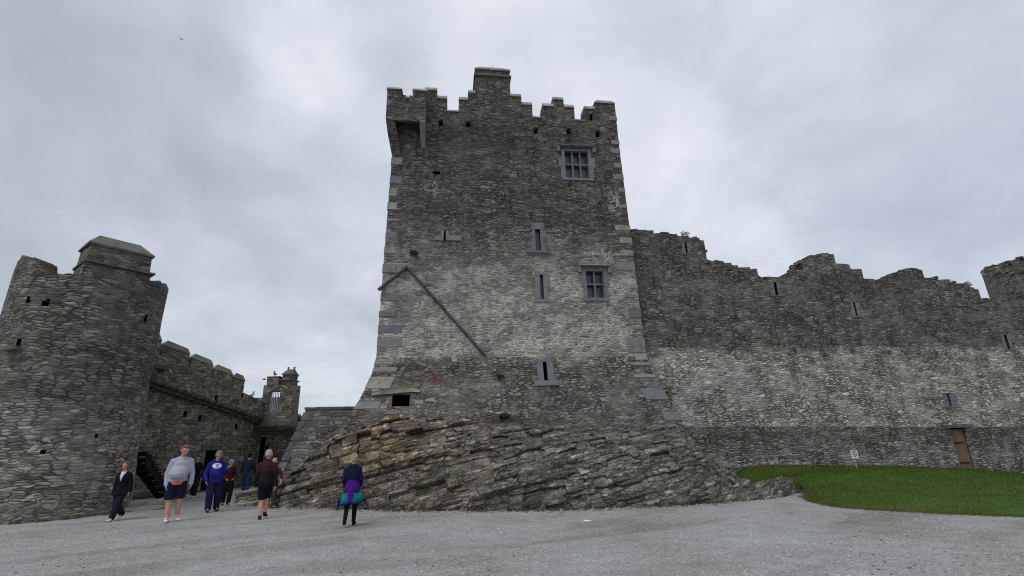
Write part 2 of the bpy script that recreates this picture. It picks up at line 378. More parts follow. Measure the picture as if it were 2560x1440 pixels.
M_LOW = masonry('low_wall_stonework', TOWER_STONES, h=0.13, L=(0.22, 0.6), rubble=0.5, mortar=(0.22, 0.215, 0.21), seed=37.0,
    zones=((-1, 60, (0.62, 0.61, 0.61), 1, 1),), streaks=0.1, tint=0.3)
M_ASHLAR = ashlar('dressed_limestone', (0.215, 0.220, 0.225))
M_BLUE = ashlar('blue_limestone_surround', (0.180, 0.188, 0.200), 0.25)
M_QUOIN = ashlar('quoin_limestone', (0.24, 0.235, 0.222), 0.38)
M_COPE = ashlar('coping_stone', (0.31, 0.31, 0.275), 0.35)
M_COPE2 = ashlar('rough_coping', (0.155, 0.15, 0.13), 0.35)
M_SLATE = ashlar('stone_slate', (0.112, 0.111, 0.105), 0.4)
M_DARK = plain('painted_shade_interior', (0.012, 0.012, 0.012), 0.95, 0.2, 4, 0)  # shade inside the openings, put into a near-black colour
M_GLASS = plain('leaded_glass', (0.055, 0.065, 0.085), 0.25, 0.15, 3, 0.05, spec=0.5)
M_IRON = plain('dark_iron', (0.02, 0.02, 0.022), 0.55, 0.3, 12, 0.1, metal=0.3)
M_STEEL = plain('pale_steel_bars', (0.42, 0.44, 0.46), 0.5, 0.1, 12, 0)

# ================================================================== ground
gm, N, b = new_mat('gravel')
P = N.n('ShaderNodeNewGeometry').outputs['Position']
f1 = N.noise(P, 0.32, 5, 0.62); f2 = N.noise(P, 34, 4, 0.75); f3 = N.noise(P, 2.4, 5, 0.6)
col = N.ramp(f1, [(0.30, (0.255, 0.242, 0.216)), (0.48, (0.318, 0.316, 0.308)), (0.68, (0.375, 0.378, 0.380))])
col = N.mix(1.0, col, N.ramp(f2, [(0.25, (0.66, 0.66, 0.66)), (0.5, (1.0, 1.0, 1.0)), (0.8, (1.34, 1.34, 1.34))]), 'MULTIPLY')
col = N.mix(1.0, col, N.ramp(f3, [(0.3, (0.86, 0.86, 0.85)), (0.7, (1.12, 1.12, 1.13))]), 'MULTIPLY')
vo = N.vor(P, 38, 'F1', 1.0, '3D')
sc3 = N.n('ShaderNodeSeparateColor'); N.put(sc3.inputs[0], vo.outputs['Color'])
col = N.mix(N.m('MULTIPLY', N.m('GREATER_THAN', sc3.outputs[0], 0.93), 0.7), col, (0.52, 0.52, 0.50))
col = N.mix(N.m('MULTIPLY', N.m('LESS_THAN', sc3.outputs[0], 0.10), 0.6), col, (0.12, 0.12, 0.12))
trk = N.noise(N.vm('MULTIPLY', N.vm('ADD', P, N.comb(0, N.m('MULTIPLY', N.sep(P)[0], -0.55), 0)), (0.13, 0.42, 1)), 1.0, 2, 0.5, 1.2)
col = N.mix(N.m('MULTIPLY', N.mapr(trk, 0.46, 0.66), 0.7), col, N.mix(1.0, col, (0.72, 0.69, 0.62), 'MULTIPLY'))
N.put(b.inputs['Base Color'], col)
bump(N, b, N.m('ADD', N.m('MULTIPLY', f2, 0.6), N.m('ADD', N.m('MULTIPLY', vo.outputs['Distance'], 0.5), f3)), 0.7, 0.03)
def sheet(name, x0, x1, y0, y1, z, mat, n=1, amp=0.0):
    bm = bm_new(); bmesh.ops.create_grid(bm, x_segments=n, y_segments=n, size=0.5)
    for v in bm.verts:
        v.co = Vector((x0+(v.co.x+0.5)*(x1-x0), y0+(v.co.y+0.5)*(y1-y0), z))
        if amp: v.co.z += amp*(sin(v.co.x*0.9+1.3*sin(v.co.y*0.4))*cos(v.co.y*0.7+0.6*sin(v.co.x*0.5))) - amp
    return bm_obj(name, bm, mat, uv=False, smooth=True)
gf, N, b = new_mat('far_field')
P = N.n('ShaderNodeNewGeometry').outputs['Position']
N.put(b.inputs['Base Color'], N.ramp(N.noise(P, 0.05, 4), [(0.3, (0.03, 0.06, 0.015)), (0.7, (0.06, 0.09, 0.03))]))
tag(sheet('ground', -900, 900, -900, 900, -0.06, gf), kind='structure')
tag(sheet('gravel_yard', -45, 45, -25, 45, 0.0, gm, 120, 0.008), kind='structure')

# ================================================================== tower house
tower = empty('tower_house', (PT.x, PT.y, 0), ALPHA)
tag(tower, 'tall square grey stone tower house with stepped battlements and central chimney', 'castle tower')
ZB, ZW, DEPTH = 5.0, 15.35, 9.0
ul = lambda z: -0.07+0.20*max(0.0, min(1.0, (z-ZB)/9.5))      # the walls lean in a little as they rise
ur = lambda z: 10.50-0.19*max(0.0, min(1.0, (z-ZB)/9.5))
# stepped skyline of the front parapet (from left to right)
SKY = [(1062, 222), (1093, 222), (1093, 243), (1118, 243), (1118, 275), (1147, 275), (1147, 246), (1170, 246), (1170, 229), (1188, 229),
       (1276, 238), (1303, 238), (1304, 259), (1331, 259), (1331, 291), (1358, 291), (1358, 262), (1383, 262), (1383, 246), (1409, 246),
       (1409, 265), (1435, 265), (1437, 298), (1463, 298), (1462, 269), (1487, 269), (1487, 253), (1537, 256)]
pts = [T(*p) for p in SKY]
for i in range(0, len(pts)-1, 2):
    zz = (pts[i][1]+pts[i+1][1])/2; pts[i] = (pts[i][0], zz); pts[i+1] = (pts[i+1][0], zz)
for i in range(1, len(pts)-2, 2):
    uu = (pts[i][0]+pts[i+1][0])/2
    if abs(pts[i][0]-pts[i+1][0]) < 0.4: pts[i] = (uu, pts[i][1]); pts[i+1] = (uu, pts[i+1][1])
pts[-1] = (ur(17), pts[-1][1])
steps = [(pts[i][0], pts[i+1][0], pts[i][1]) for i in range(0, len(pts), 2)]
chim_l, chim_r = pts[9][0], pts[10][0]
poly = [(ul(ZB), ZB), (ul(14.5), 14.5), (ul(17), T(1000, 240, 0)[1]), (pts[0][0], T(1000, 240, 0)[1])] + pts + [(ur(14.5), 14.5), (ur(ZB), ZB)]
bm = bm_new(); add_prism(bm, [(u, 0, z) for u, z in poly], (0, 0.75, 0))
front = bm_obj('front_wall', bm, M_TOWER, tower)
bm = bm_new()
add_loft(bm, [[(ul(z), 0.753, z), (ur(z), 0.753, z), (ur(z), DEPTH, z), (ul(z), DEPTH, z)] for z in (ZB, 14.5, ZW)])
UL, UR = ul(17), ur(17)
for (x0, x1, y0, y1) in ((UL, UL+0.7, 0.753, DEPTH), (UR-0.7, UR, 0.753, DEPTH), (UL+0.703, UR-0.703, DEPTH-0.7, DEPTH)):
    add_box(bm, x0, x1, y0, y1, ZW+0.003, ZW+0.85)
bm_obj('rear_wall', bm, M_TOWER, tower)
# battered base
OFF = [(ZB, 0.0), (4.5, 0.08), (4.0, 0.22), (3.4, 0.45), (2.8, 0.72), (2.0, 0.85), (-0.4, 0.95)]
bm = bm_new()
add_loft(bm, [[(ul(ZB)-o, -o, z), (ur(ZB)+o, -o, z), (ur(ZB)+o, DEPTH+o, z), (ul(ZB)-o, DEPTH+o, z)] for z, o in reversed(OFF)])
bmesh.ops.subdivide_edges(bm, edges=[e for e in bm.edges], cuts=3, use_grid_fill=True)
base = bm_obj('battered_base', bm, M_BASE, tower)
def off_at(z):
    for (z0, o0), (z1, o1) in zip(OFF[:-1], OFF[1:]):
        if z1 <= z <= z0: return o0+(o1-o0)*(z0-z)/(z0-z1)
    return 0.0
# ---- openings in the front
cb = bm_new()
def rect(px0, py0, px1, py1, w=0.0):
    a = T(px0, py0, w); c = T(px1, py1, w); d_ = T(px0, py1, w); e = T(px1, py0, w)
    return (a[0]+d_[0])/2, (c[0]+e[0])/2, (c[1]+d_[1])/2, (a[1]+e[1])/2      # u0,u1,z0,z1
W1 = rect(1410, 376, 1474, 444); W2 = rect(1464, 676, 1512, 744)
S1 = rect(1339, 574, 1351, 626); S2 = rect(1350, 688, 1359, 747); HOLE = rect(1083, 428, 1101, 436); CROSS = rect(1108, 576, 1116, 606)
for r_ in (W1, W2): add_box(cb, r_[0], r_[1], -0.3, 0.45, r_[2], r_[3])
for r_ in (S1, S2): add_box(cb, r_[0], r_[1], -0.3, 0.5, r_[2], r_[3])
add_box(cb, HOLE[0], HOLE[1], -0.3, 0.5, HOLE[2], HOLE[3])
add_box(cb, CROSS[0]+0.03, CROSS[1]-0.03, -0.3, 0.12, CROSS[2], CROSS[3])
SCUP = [(1102, 309), (1170, 313), (1339, 329), (1421, 331), (1494, 337)]
for (x, y) in SCUP:
    u, z = T(x, y); add_box(cb, u-0.08, u+0.08, -0.3, 0.5, z-0.12, z+0.12)
u, z = T(1478, 297)       # shot hole rising through the parapet, sky behind
add_prism(cb, [(u-0.07, -0.2, z-0.26), (u+0.07, -0.2, z-0.26), (u+0.07, -0.2, z+0.1), (u-0.07, -0.2, z+0.1)], (0, 1.2, 0.92))
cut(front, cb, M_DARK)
cb = bm_new()
S3 = rect(1358, 904, 1368, 952, -0.1); VOID = rect(980, 986, 1024, 1016, -0.5)
add_box(cb, S3[0], S3[1], -1.2, 0.5, S3[2], S3[3]); add_box(cb, VOID[0], VOID[1], -2, 1.2, VOID[2], VOID[3])
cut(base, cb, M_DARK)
# ---- parts
def tpart(name, fn, mat=M_ASHLAR, parent=tower, smooth=False, label=None):
    bm = bm_new(); fn(bm); o = bm_obj(name, bm, mat, parent, smooth)
    if label: o['label'] = label
    return o
def cope(u0, u1, z, w0=-0.05, w1=0.80, parent=tower, hip=False, h=0.26):
    def f(bm):
        i = 0.12 if hip else 0.0
        a = [(u0-0.03, w0, z), (u1+0.03, w0, z), (u1+0.03, w1, z), (u0-0.03, w1, z)]
        bq = [(u0-0.03, w0, z+0.05), (u1+0.03, w0, z+0.05), (u1+0.03, w1, z+0.05), (u0-0.03, w1, z+0.05)]
        c = [(u0-0.03+i, w0+0.13, z+h), (u1+0.03-i, w0+0.13, z+h), (u1+0.03-i, w1-0.13, z+h), (u0-0.03+i, w1-0.13, z+h)]
        add_loft(bm, [a, bq, c])
    return tpart('coping', f, M_COPE, parent)
for i, (a, c, z) in enumerate(steps):
    if (c-a) < 0.7 and i not in (2, 7, 11) or c-a > 0.7: pass
    low = i in (2, 7, 11)
    cope(a+0.035, c-0.035, z-0.10, h=0.06 if low else 0.24, hip=(i == len(steps)-1))
# chimney rising from the middle of the parapet
zc0 = min(pts[9][1], pts[10][1]); zc1 = T(1230, 192)[1]; zc2 = T(1230, 176)[1]
bm = bm_new()
add_loft(bm, [[(chim_l, -0.004, z), (chim_r, -0.004, z), (chim_r, 1.5, z), (chim_l, 1.5, z)] for z in (zc0-0.35, zc1)])
chim = bm_obj('chimney', bm, M_TOWER, tower)
def f(bm):
    add_loft(bm, [[(chim_l+i, -0.004+i, z), (chim_r-i, -0.004+i, z), (chim_r-i, 1.5-i, z), (chim_l+i, 1.5-i, z)] for z, i in ((zc1+0.095, 0.03), (zc2, 0.03))])
tpart('stack_top', f, M_TOWER, chim)
tpart('string_course', lambda bm: add_box(bm, chim_l-0.06, chim_r+0.06, -0.07, 1.56, zc1+0.003, zc1+0.09), M_SLATE, chim)
def f(bm):
    z = zc2
    add_loft(bm, [[(chim_l+0.03-e, -e, zz), (chim_r-0.03+e, -e, zz), (chim_r-0.03+e, 1.47+e, zz), (chim_l+0.03-e, 1.47+e, zz)] for zz, e in ((z+0.003, 0.05), (z+0.07, 0.05), (z+0.42, -0.28))])
tpart('chimney_cap', f, M_COPE, chim)
add = bm_new(); add_tube(add, [(chim_l+0.85, 0.5, zc2+0.42), (chim_l+0.85, 0.5, zc2+0.72)], 0.012, 5); bm_obj('lightning_rod', add, M_IRON, chim)
# corner bartizan, top left
BW = -0.62
bl, bz1 = T(968, 232, BW); br = T(1064, 300, BW)[0]; bzs = T(1015, 298, BW)[1]; bzc = T(1018, 238, BW)[1]
m1l, m1r = bl, T(1004, 230, BW)[0]; m2l, m2r = T(1033, 230, BW)[0], br; bzm = T(1015, 226, BW)[1]
bart = None
bm = bm_new()
fp = [(bl, BW, bzs), (bl, BW, bzm), (m1r, BW, bzm), (m1r, BW, bzc), (m2l, BW, bzc), (m2l, BW, bzm), (br, BW, bzm), (br, BW, bzs)]
add_prism(bm, fp, (0, 0.26, 0))
bart = bm_obj('bartizan', bm, M_TOWER, tower)
u, z = T(1019, 252, BW)
cb = bm_new()
add_prism(cb, [(u-0.08, -0.8, z-0.22), (u+0.08, -0.8, z-0.22), (u+0.08, -0.8, z+0.14), (u-0.08, -0.8, z+0.14)], (0, 1.1, 0.85))
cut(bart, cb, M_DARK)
tpart('side_wall', lambda bm: add_box(bm, bl, bl+0.26, BW+0.263, 1.6, bzs, bzm-0.02), M_TOWER, bart)
tpart('side_wall', lambda bm: add_box(bm, br-0.22, br, BW+0.263, -0.004, bzs, bzm-0.01), M_TOWER, bart)
tpart('shade_slab', lambda bm: add_box(bm, bl+0.263, br-0.223, BW+0.263, -0.004, bzs+0.55, bzs+0.62), M_DARK, bart)  # near-black slab added so the gap under the bartizan goes dark
tpart('lintel', lambda bm: add_box(bm, bl+0.3, br-0.27, BW-0.02, BW+0.16, bzs-0.08, bzs-0.003), M_TOWER, bart)
zb0 = T(985, 392)[1]
tpart('corbel_bracket', lambda bm: add_loft(bm, [[(UL-0.01, -0.01, zb0), (UL+0.35, -0.01, zb0), (UL+0.35, 0.5, zb0), (UL-0.01, 0.5, zb0)],
    [(bl+0.09, BW+0.2, (zb0*0.42+bzs*0.58)), (bl+0.50, BW+0.2, (zb0*0.42+bzs*0.58)), (bl+0.5, 0.8, (zb0*0.42+bzs*0.58)), (bl+0.09, 0.8, (zb0*0.42+bzs*0.58))],
    [(bl, BW, bzs-0.003), (bl+0.36, BW, bzs-0.003), (bl+0.36, 1.0, bzs-0.003), (bl, 1.0, bzs-0.003)]]), M_TOWER, bart)
zb2 = T(1058, 372)[1]
tpart('corbel_bracket', lambda bm: add_loft(bm, [[(br-0.20, -0.03, zb2), (br-0.02, -0.03, zb2), (br-0.02, 0.0, zb2), (br-0.20, 0.0, zb2)],
    [(br-0.25, BW, bzs-0.1), (br-0.01, BW, bzs-0.1), (br-0.01, 0.0, bzs-0.1), (br-0.25, 0.0, bzs-0.1)],
    [(br-0.25, BW, bzs-0.003), (br-0.01, BW, bzs-0.003), (br-0.01, 0.0, bzs-0.003), (br-0.25, 0.0, bzs-0.003)]]), M_BLUE, bart)
for (a, c) in ((m1l, m1r), (m2l, m2r)):
    cope(a, c, bzm+0.003, BW-0.05, BW+0.5, bart, hip=(a == m1l), h=0.2)
# quoins, left and right corner, wrapping the corner
def quoin(corner, z0, z1, length, ret, mat=M_QUOIN):
    p = random.uniform(0.012, 0.03)
    o0, o1 = (p if z0 > ZB else off_at(z0)+p), (p if z1 > ZB else off_at(z1)+p)
    L0, L1, R0_, R1_ = ul(z0), ul(z1), ur(z0), ur(z1)
    def f(bm):
        j = lambda: random.uniform(-0.012, 0.012)
        if corner < 0:
            a = [(L0-o0, -o0, z0), (L0-o0+length+j(), -o0, z0), (L0-o0+length, -o0+0.3, z0), (L0-o0+0.3, -o0+0.3, z0), (L0-o0+0.3, -o0+ret, z0), (L0-o0, -o0+ret, z0)]
            c = [(L1-o1, -o1, z1), (L1-o1+length+j(), -o1, z1+j()), (L1-o1+length, -o1+0.3, z1), (L1-o1+0.3, -o1+0.3, z1), (L1-o1+0.3, -o1+ret, z1), (L1-o1, -o1+ret, z1)]
        else:
            a = [(R0_+o0, -o0, z0), (R0_+o0, -o0+ret, z0), (R0_+o0-0.3, -o0+ret, z0), (R0_+o0-0.3, -o0+0.3, z0), (R0_+o0-length, -o0+0.3, z0), (R0_+o0-length+j(), -o0, z0)]
            c = [(R1_+o1, -o1, z1), (R1_+o1, -o1+ret, z1), (R1_+o1-0.3, -o1+ret, z1), (R1_+o1-0.3, -o1+0.3, z1), (R1_+o1-length, -o1+0.3, z1), (R1_+o1-length+j(), -o1, z1+j())]
        add_loft(bm, [a, c])
        bmesh.ops.bevel(bm, geom=bm.edges[:], offset=0.015, segments=1, affect='EDGES', profile=0.5)
    return tpart('quoin', f, mat)
# (top pixel row, bottom pixel row, reach in pixels) read along each corner
for y0, y1, reach in ((392, 411, 28), (440, 458, 30), (470, 490, 20), (505, 524, 24), (545, 552, 30), (580, 597, 28), (616, 634, 30), (660, 682, 32),
                      (735, 752, 62), (778, 792, 40), (812, 832, 54), (842, 868, 56), (898, 912, 40), (918, 930, 52), (942, 972, 54), (1004, 1022, 50)):
    z1 = T(960, y0)[1]; z0 = T(960, y1)[1]
    if z0 < ZB: z0, z1 = T(940, y1, -off_at(z0))[1], T(940, y0, -off_at(max(z1, 0)))[1]
    quoin(-1, z0, z1, reach*0.0168, random.uniform(0.3, 0.6), M_BLUE if y0 in (440, 580, 735, 778, 812, 1004) else M_QUOIN)
for y0, y1, reach in ((292, 303, 22), (352, 362, 22), (372, 384, 26), (408, 420, 22), (436, 450, 28), (470, 480, 18), (512, 520, 22), (563, 577, 40), (594, 609, 32), (626, 640, 34), (655, 676, 48),
                      (712, 722, 20), (735, 744, 36), (768, 794, 32), (814, 823, 28), (845, 882, 42), (884, 900, 30), (906, 913, 46), (936, 944, 50), (970, 999, 54), (1030, 1052, 38)):
    z1 = T(1560, y0)[1]; z0 = T(1560, y1)[1]
    if z0 < ZB: z0, z1 = T(1640, y1, -off_at(z0))[1], T(1640, y0, -off_at(max(z1, 0)))[1]
    quoin(1, z0, z1, reach*0.0172, random.uniform(0.3, 0.6), M_BLUE if y0 in (655, 970, 1030, 768) else M_QUOIN)
# windows
def casement(r_, nx, ny, hood):
    u0, u1, z0, z1 = r_
    def fr(bm):
        t = 0.045
        zs3 = [z0-0.02, z0+(z1-z0)*random.uniform(.28, .4), z0+(z1-z0)*random.uniform(.6, .72), z1+0.04]
        for za, zb3_ in zip(zs3[:-1], zs3[1:]):
            add_box(bm, u0-random.choice((0.10, 0.17, 0.24)), u0+t, -0.03, 0.26, za+0.004, zb3_-0.004, 0.008); add_box(bm, u1-t, u1+random.choice((0.10, 0.17, 0.25)), -0.03, 0.26, za+0.004, zb3_-0.004, 0.008)
        add_box(bm, u0-0.12, u1+0.12, -0.045, 0.26, z0-0.15, z0-0.026); add_box(bm, u0+t+0.002, u1-t-0.002, -0.02, 0.16, z1-0.04, z1+0.04)
    w = tpart('window', lambda bm: None or fr(bm), M_BLUE)
    for k in range(1, nx):
        uu = u0+0.045+(u1-u0-0.09)*k/nx
        tpart('mullion', lambda bm: add_box(bm, uu-0.032, uu+0.032, 0.06, 0.25, z0-0.018, z1-0.046), M_BLUE, w)
    zz = (z0+z1)/2
    tpart('transom', lambda bm: [add_box(bm, u0+0.045+(u1-u0-0.09)*k/nx+0.034, u0+0.045+(u1-u0-0.09)*(k+1)/nx-0.034, 0.07, 0.24, zz-0.03, zz+0.03) for k in range(nx)], M_BLUE, w)
    tpart('pane', lambda bm: [add_box(bm, u0+0.003, u1-0.003, 0.27, 0.29, z0, z1)], M_GLASS, w)
    def hd(bm):
        add_prism(bm, [(u0-0.24, 0.05, z1+0.30), (u0-0.24, -0.05, z1+0.26), (u0-0.24, -0.16, z1+0.17), (u0-0.24, 0.05, z1+0.13)], (u1-u0+0.48, 0, 0))
        add_box(bm, u0-0.30, u0-0.16, -0.11, 0.05, z1-0.12, z1+0.125); add_box(bm, u1+0.16, u1+0.30, -0.11, 0.05, z1-0.12, z1+0.125)
    if hood: tpart('hood_mould', hd, M_BLUE, w)
    return w
casement(W1, 3, 2, True)['label'] = 'six light window with stone hood, high on the right of the front'
casement(W2, 2, 2, True)['label'] = 'four light window with stone hood, low on the right of the front'
def slit(r_, left, right, above, below, w0=0.0, parent=tower, mat=M_BLUE, tilt=0.0):
    u0, u1, z0, z1 = r_
    p = -0.02
    def f(bm):
        zm = z0+(z1-z0)*random.uniform(0.4, 0.62)
        for (za, zb_, k) in ((z0, zm, 1.0), (zm+0.004, z1, 0.72)):
            add_box(bm, u0-left*k, u0, w0+p, w0+0.12, za, zb_); add_box(bm, u1, u1+right*(1.72-k), w0+p, w0+0.12, za, zb_)
        add_box(bm, u0-left*0.8, u1+right*0.8, w0+p-0.004, w0+0.12, z1+0.004, z1+above); add_box(bm, u0-left*1.15, u1+right*1.15, w0+p-0.004, w0+0.12, z0-below, z0-0.004)
        bmesh.ops.bevel(bm, geom=bm.edges[:], offset=0.012, segments=1, affect='EDGES')
    s_ = tpart('slit_window', f, mat, parent)
    tpart('pane', lambda bm: add_box(bm, u0+0.002, u1-0.002, w0+0.16, w0+0.17, z0, z1), M_GLASS, s_)
    return s_
s = slit(S1, 0.20, 0.25, 0.30, 0.10)
tpart('tie_stone', lambda bm: add_box(bm, S1[0]-0.78, S1[0]-0.21, -0.03, 0.05, S1[3]-0.10, S1[3]-0.02), M_BLUE, s)
tpart('tie_stone', lambda bm: add_box(bm, S1[1]+0.27, S1[1]+0.62, -0.03, 0.05, S1[3]-0.12, S1[3]-0.04), M_BLUE, s)
tpart('sill', lambda bm: add_loft(bm, [[(S1[0]-0.36, -0.0, S1[2]-0.2), (S1[1]+0.36, 0, S1[2]-0.2), (S1[1]+0.36, 0.05, S1[2]-0.2), (S1[0]-0.36, 0.05, S1[2]-0.2)], [(S1[0]-0.4, -0.09, S1[2]-0.12), (S1[1]+0.4, -0.09, S1[2]-0.12), (S1[1]+0.4, 0.05, S1[2]-0.12), (S1[0]-0.4, 0.05, S1[2]-0.12)]]), M_BLUE, s)
slit(S2, 0.26, 0.22, 0.12, 0.16)
o3 = -off_at(S3[2])
s3 = None
def f(bm):
    for (a, c) in ((S3[0]-0.24, S3[0]), (S3[1], S3[1]+0.26)):
        add_loft(bm, [[(a, -off_at(z)-0.03, z), (c, -off_at(z)-0.03, z), (c, -off_at(z)+0.12, z), (a, -off_at(z)+0.12, z)] for z in (S3[2], S3[3])])
    add_loft(bm, [[(S3[0]-0.4, -off_at(z)-0.05, z), (S3[1]+0.4, -off_at(z)-0.05, z), (S3[1]+0.4, -off_at(z)+0.12, z), (S3[0]-0.4, -off_at(z)+0.12, z)] for z in (S3[2]-0.2, S3[2]-0.004)])
    add_loft(bm, [[(S3[0]-0.2, -off_at(z)-0.03, z), (S3[1]+0.2, -off_at(z)-0.03, z), (S3[1]+0.2, -off_at(z)+0.12, z), (S3[0]-0.2, -off_at(z)+0.12, z)] for z in (S3[3]+0.004, S3[3]+0.13)])
s3 = tpart('slit_window', f, M_BLUE)
# blocked cross-shaped loop
def f(bm):
    u0, u1, z0, z1 = CROSS
    zc = z0+(z1-z0)*0.36
    add_box(bm, u0-0.34, u0, -0.02, 0.1, zc-0.10, zc+0.08); add_box(bm, u1, u1+0.62, -0.025, 0.1, zc-0.10, zc+0.12)
    add_box(bm, u0-0.10, u0+0.02, -0.022, 0.1, zc+0.085, z1); add_box(bm, u1-0.02, u1+0.10, -0.02, 0.1, zc+0.125, z1-0.04)
tpart('cross_loop', f, M_BLUE)
# slanting drip mould of a vanished roof
a, c, e = T(948, 722, -0.1), T(1017, 666, -0.1), T(1215, 888, -0.1)
def f(bm):
    for (p, q) in ((a, c), (c, e)):
        dd = Vector((q[0]-p[0], 0, q[1]-p[1])); ln = dd.length; dd.normalize(); up = Vector((-dd.z, 0, dd.x))
        if up.z < 0: up = -up
        P0 = Vector((p[0], 0, p[1])) - dd*0.05; P1 = Vector((q[0], 0, q[1])) + dd*0.02
        nseg = max(3, int(ln/0.55))
        for k in range(nseg):
            A = P0+(P1-P0)*(k/nseg); B = P0+(P1-P0)*((k+1)/nseg-0.006); jz = random.uniform(-0.012, 0.012)
            sec = lambda X: [X+up*(0.06+jz)+Vector((0, 0.02, 0)), X+up*(0.03+jz)+Vector((0, -0.15, 0)), X-up*(0.04-jz)+Vector((0, -0.15, 0)), X-up*(0.06-jz)+Vector((0, 0.02, 0))]
            add_loft(bm, [sec(A), sec(B)])
tpart('drip_mould', f, M_SLATE)
# spouts under the scuppers and the slab lintel over the black void
for (x, y) in SCUP:
    u, z = T(x, y)
    tpart('spout', lambda bm: add_prism(bm, [(u-0.10, -0.14, z+0.19), (u+0.10, -0.14, z+0.19), (u+0.12, 0.02, z+0.19), (u-0.12, 0.02, z+0.19)], (0, 0, -0.06)), M_SLATE)
def f(bm):
    z = VOID[3]+0.02; y = -off_at(z)
    add_loft(bm, [[(x, y-0.10+random.uniform(-.03, .03), z+random.uniform(0, .03)+k), (x, y-0.10+random.uniform(-.03, .03), z+0.12+random.uniform(-.03, .04)+k), (x, y+0.3, z+0.13+k), (x, y+0.3, z+k)]
              for x, k in ((VOID[0]-0.72, -0.06), (VOID[0]-0.3, -0.02), (VOID[0]+0.3, 0.03), (VOID[1]+0.1, 0.05), (VOID[1]+0.36, 0.03))])
M_PALE = ashlar('pale_yellow_slab', (0.34, 0.33, 0.25), 0.35)
tpart('void_lintel', f, M_PALE)

# ================================================================== curtain wall (right of the tower), ruined top
WOFF = 0.5
cw = empty('curtain_wall', PT + D*10.4, ALPHA); cw.location.z = 0
tag(cw, 'long grey ruined curtain wall with ragged broken top, right of the tower', 'castle wall')
U0 = 10.4
def TW(px, py, w=WOFF):
    u, z = T(px, py, w); return u-U0, z
top_px = [(1560, 574), (1600, 576), (1640, 579), (1690, 583), (1735, 592), (1758, 604), (1768, 626), (1775, 655), (1800, 657), (1832, 663), (1880, 666), (1890, 682),
          (1912, 693), (1940, 694), (1970, 692), (1985, 681), (2001, 672), (2004, 658), (2022, 646), (2042, 634), (2084, 632), (2089, 660), (2112, 660), (2138, 668), (2150, 686),
          (2182, 698), (2222, 702), (2232, 690), (2250, 680), (2272, 674), (2305, 673), (2318, 690), (2330, 696), (2380, 700), (2420, 710), (2440, 722), (2460, 742), (2500, 752), (2560, 755)]
prof = [TW(*p) for p in top_px]
prof[-1] = (20.5, prof[-1][1])
def z_top(u):
    for (a, za), (c, zc) in zip(prof[:-1], prof[1:]):
        if a <= u <= c: return za+(zc-za)*(u-a)/max(c-a, 1e-4)
    return prof[0][1] if u < prof[0][0] else prof[-1][1]
u = -0.35; outline = []
while u < 20.5:
    wd = random.uniform(0.18, 0.55); z = z_top(u+wd/2)+random.uniform(-0.09, 0.03)
    z = round(z/0.09)*0.09+random.uniform(-0.015, 0.015)
    outline += [(u+0.002, z), (min(u+wd, 20.5), z+random.uniform(-0.03, 0.03))]; u += wd
poly = [(-0.35, -0.6)] + outline + [(20.5, -0.6)]
bm = bm_new(); add_prism(bm, [(a, WOFF, z) for a, z in poly], (0, 1.1, 0))
wall = bm_obj('wall', bm, M_WALL, cw)
zl0, zl1 = TW(1740, 1065)[1], TW(2375, 1067)[1]
ul0, ul1 = TW(1740, 1065)[0], TW(2375, 1067)[0]
zled = lambda u: zl0+(zl1-zl0)*(u-ul0)/(ul1-ul0)
bm = bm_new()
PW = 0.13
add_prism(bm, [(-0.35, WOFF-PW, -0.6)] + [(k*0.5-0.35, WOFF-PW, zled(k*0.5)+random.uniform(-0.03, 0.02)) for k in range(0, 42)] + [(20.15, WOFF-PW, -0.6)], (0, PW-0.003, 0))
plinth = bm_obj('plinth', bm, M_PLINTH, cw)
SL = [rect(1713, 607, 1717, 632, WOFF), rect(1936, 706, 1942, 738, WOFF), rect(2136, 757, 2140, 790, WOFF), rect(2370, 984, 2375, 1016, WOFF), rect(2514, 838, 2520, 873, WOFF)]
DOOR = rect(2382, 1069, 2421, 1176, WOFF)
cb = bm_new(); cp_ = bm_new()
for r_ in SL: add_box(cb, r_[0]-U0, r_[1]-U0+0.02, -0.5, 1.2, r_[2], r_[3])
add_box(cb, DOOR[0]-U0, DOOR[1]-U0, -0.5, 1.2, -0.2, DOOR[3]); add_box(cp_, DOOR[0]-U0-0.02, DOOR[1]-U0+0.02, -0.5, 1.2, -0.8, DOOR[3]+0.4)
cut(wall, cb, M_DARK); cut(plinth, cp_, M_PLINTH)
for k, r_ in enumerate(SL):
    q = (r_[0]-U0, r_[1]-U0+0.02, r_[2], r_[3])
    s_ = slit(q, 0.26 if k == 3 else 0.18, 0.36 if k == 3 else 0.2, 0.03, 0.06, WOFF, cw)
def rubble_top(bm):
    """loose stones bedded along the broken top of the wall"""
    u = -0.2
    while u < 20.3:
        for k in range(2):
            L_ = random.uniform(0.15, 0.5); H_ = random.uniform(0.05, 0.15); w0 = WOFF+random.uniform(-0.04, 0.7)
            z = z_top(u)+random.uniform(-0.10, 0.06)
            M = Matrix.Translation((u, w0+0.2, z)) @ Matrix.Rotation(random.uniform(-.5, .5), 4, 'Z') @ Matrix.Rotation(random.uniform(-.15, .15), 4, 'Y')
            add_box(bm, -L_/2, L_/2, -0.18, 0.18, -H_, H_*0.5, 0.03, M=M)
        u += random.uniform(0.10, 0.35)
weld(wall, rubble_top)
# corbels left standing under the old wall walk, where the dark drip stains begin
for px_ in (1985, 2052, 2128, 2210, 2222, 2262, 2296, 2338):
    u, z = TW(px_, 872 if px_ < 2200 else 880)
    bm = bm_new(); add_box(bm, u-0.07, u+0.07, WOFF-0.07, WOFF+0.05, z-0.07, z+0.06, 0.02); bm_obj('corbel', bm, M_SLATE, cw)
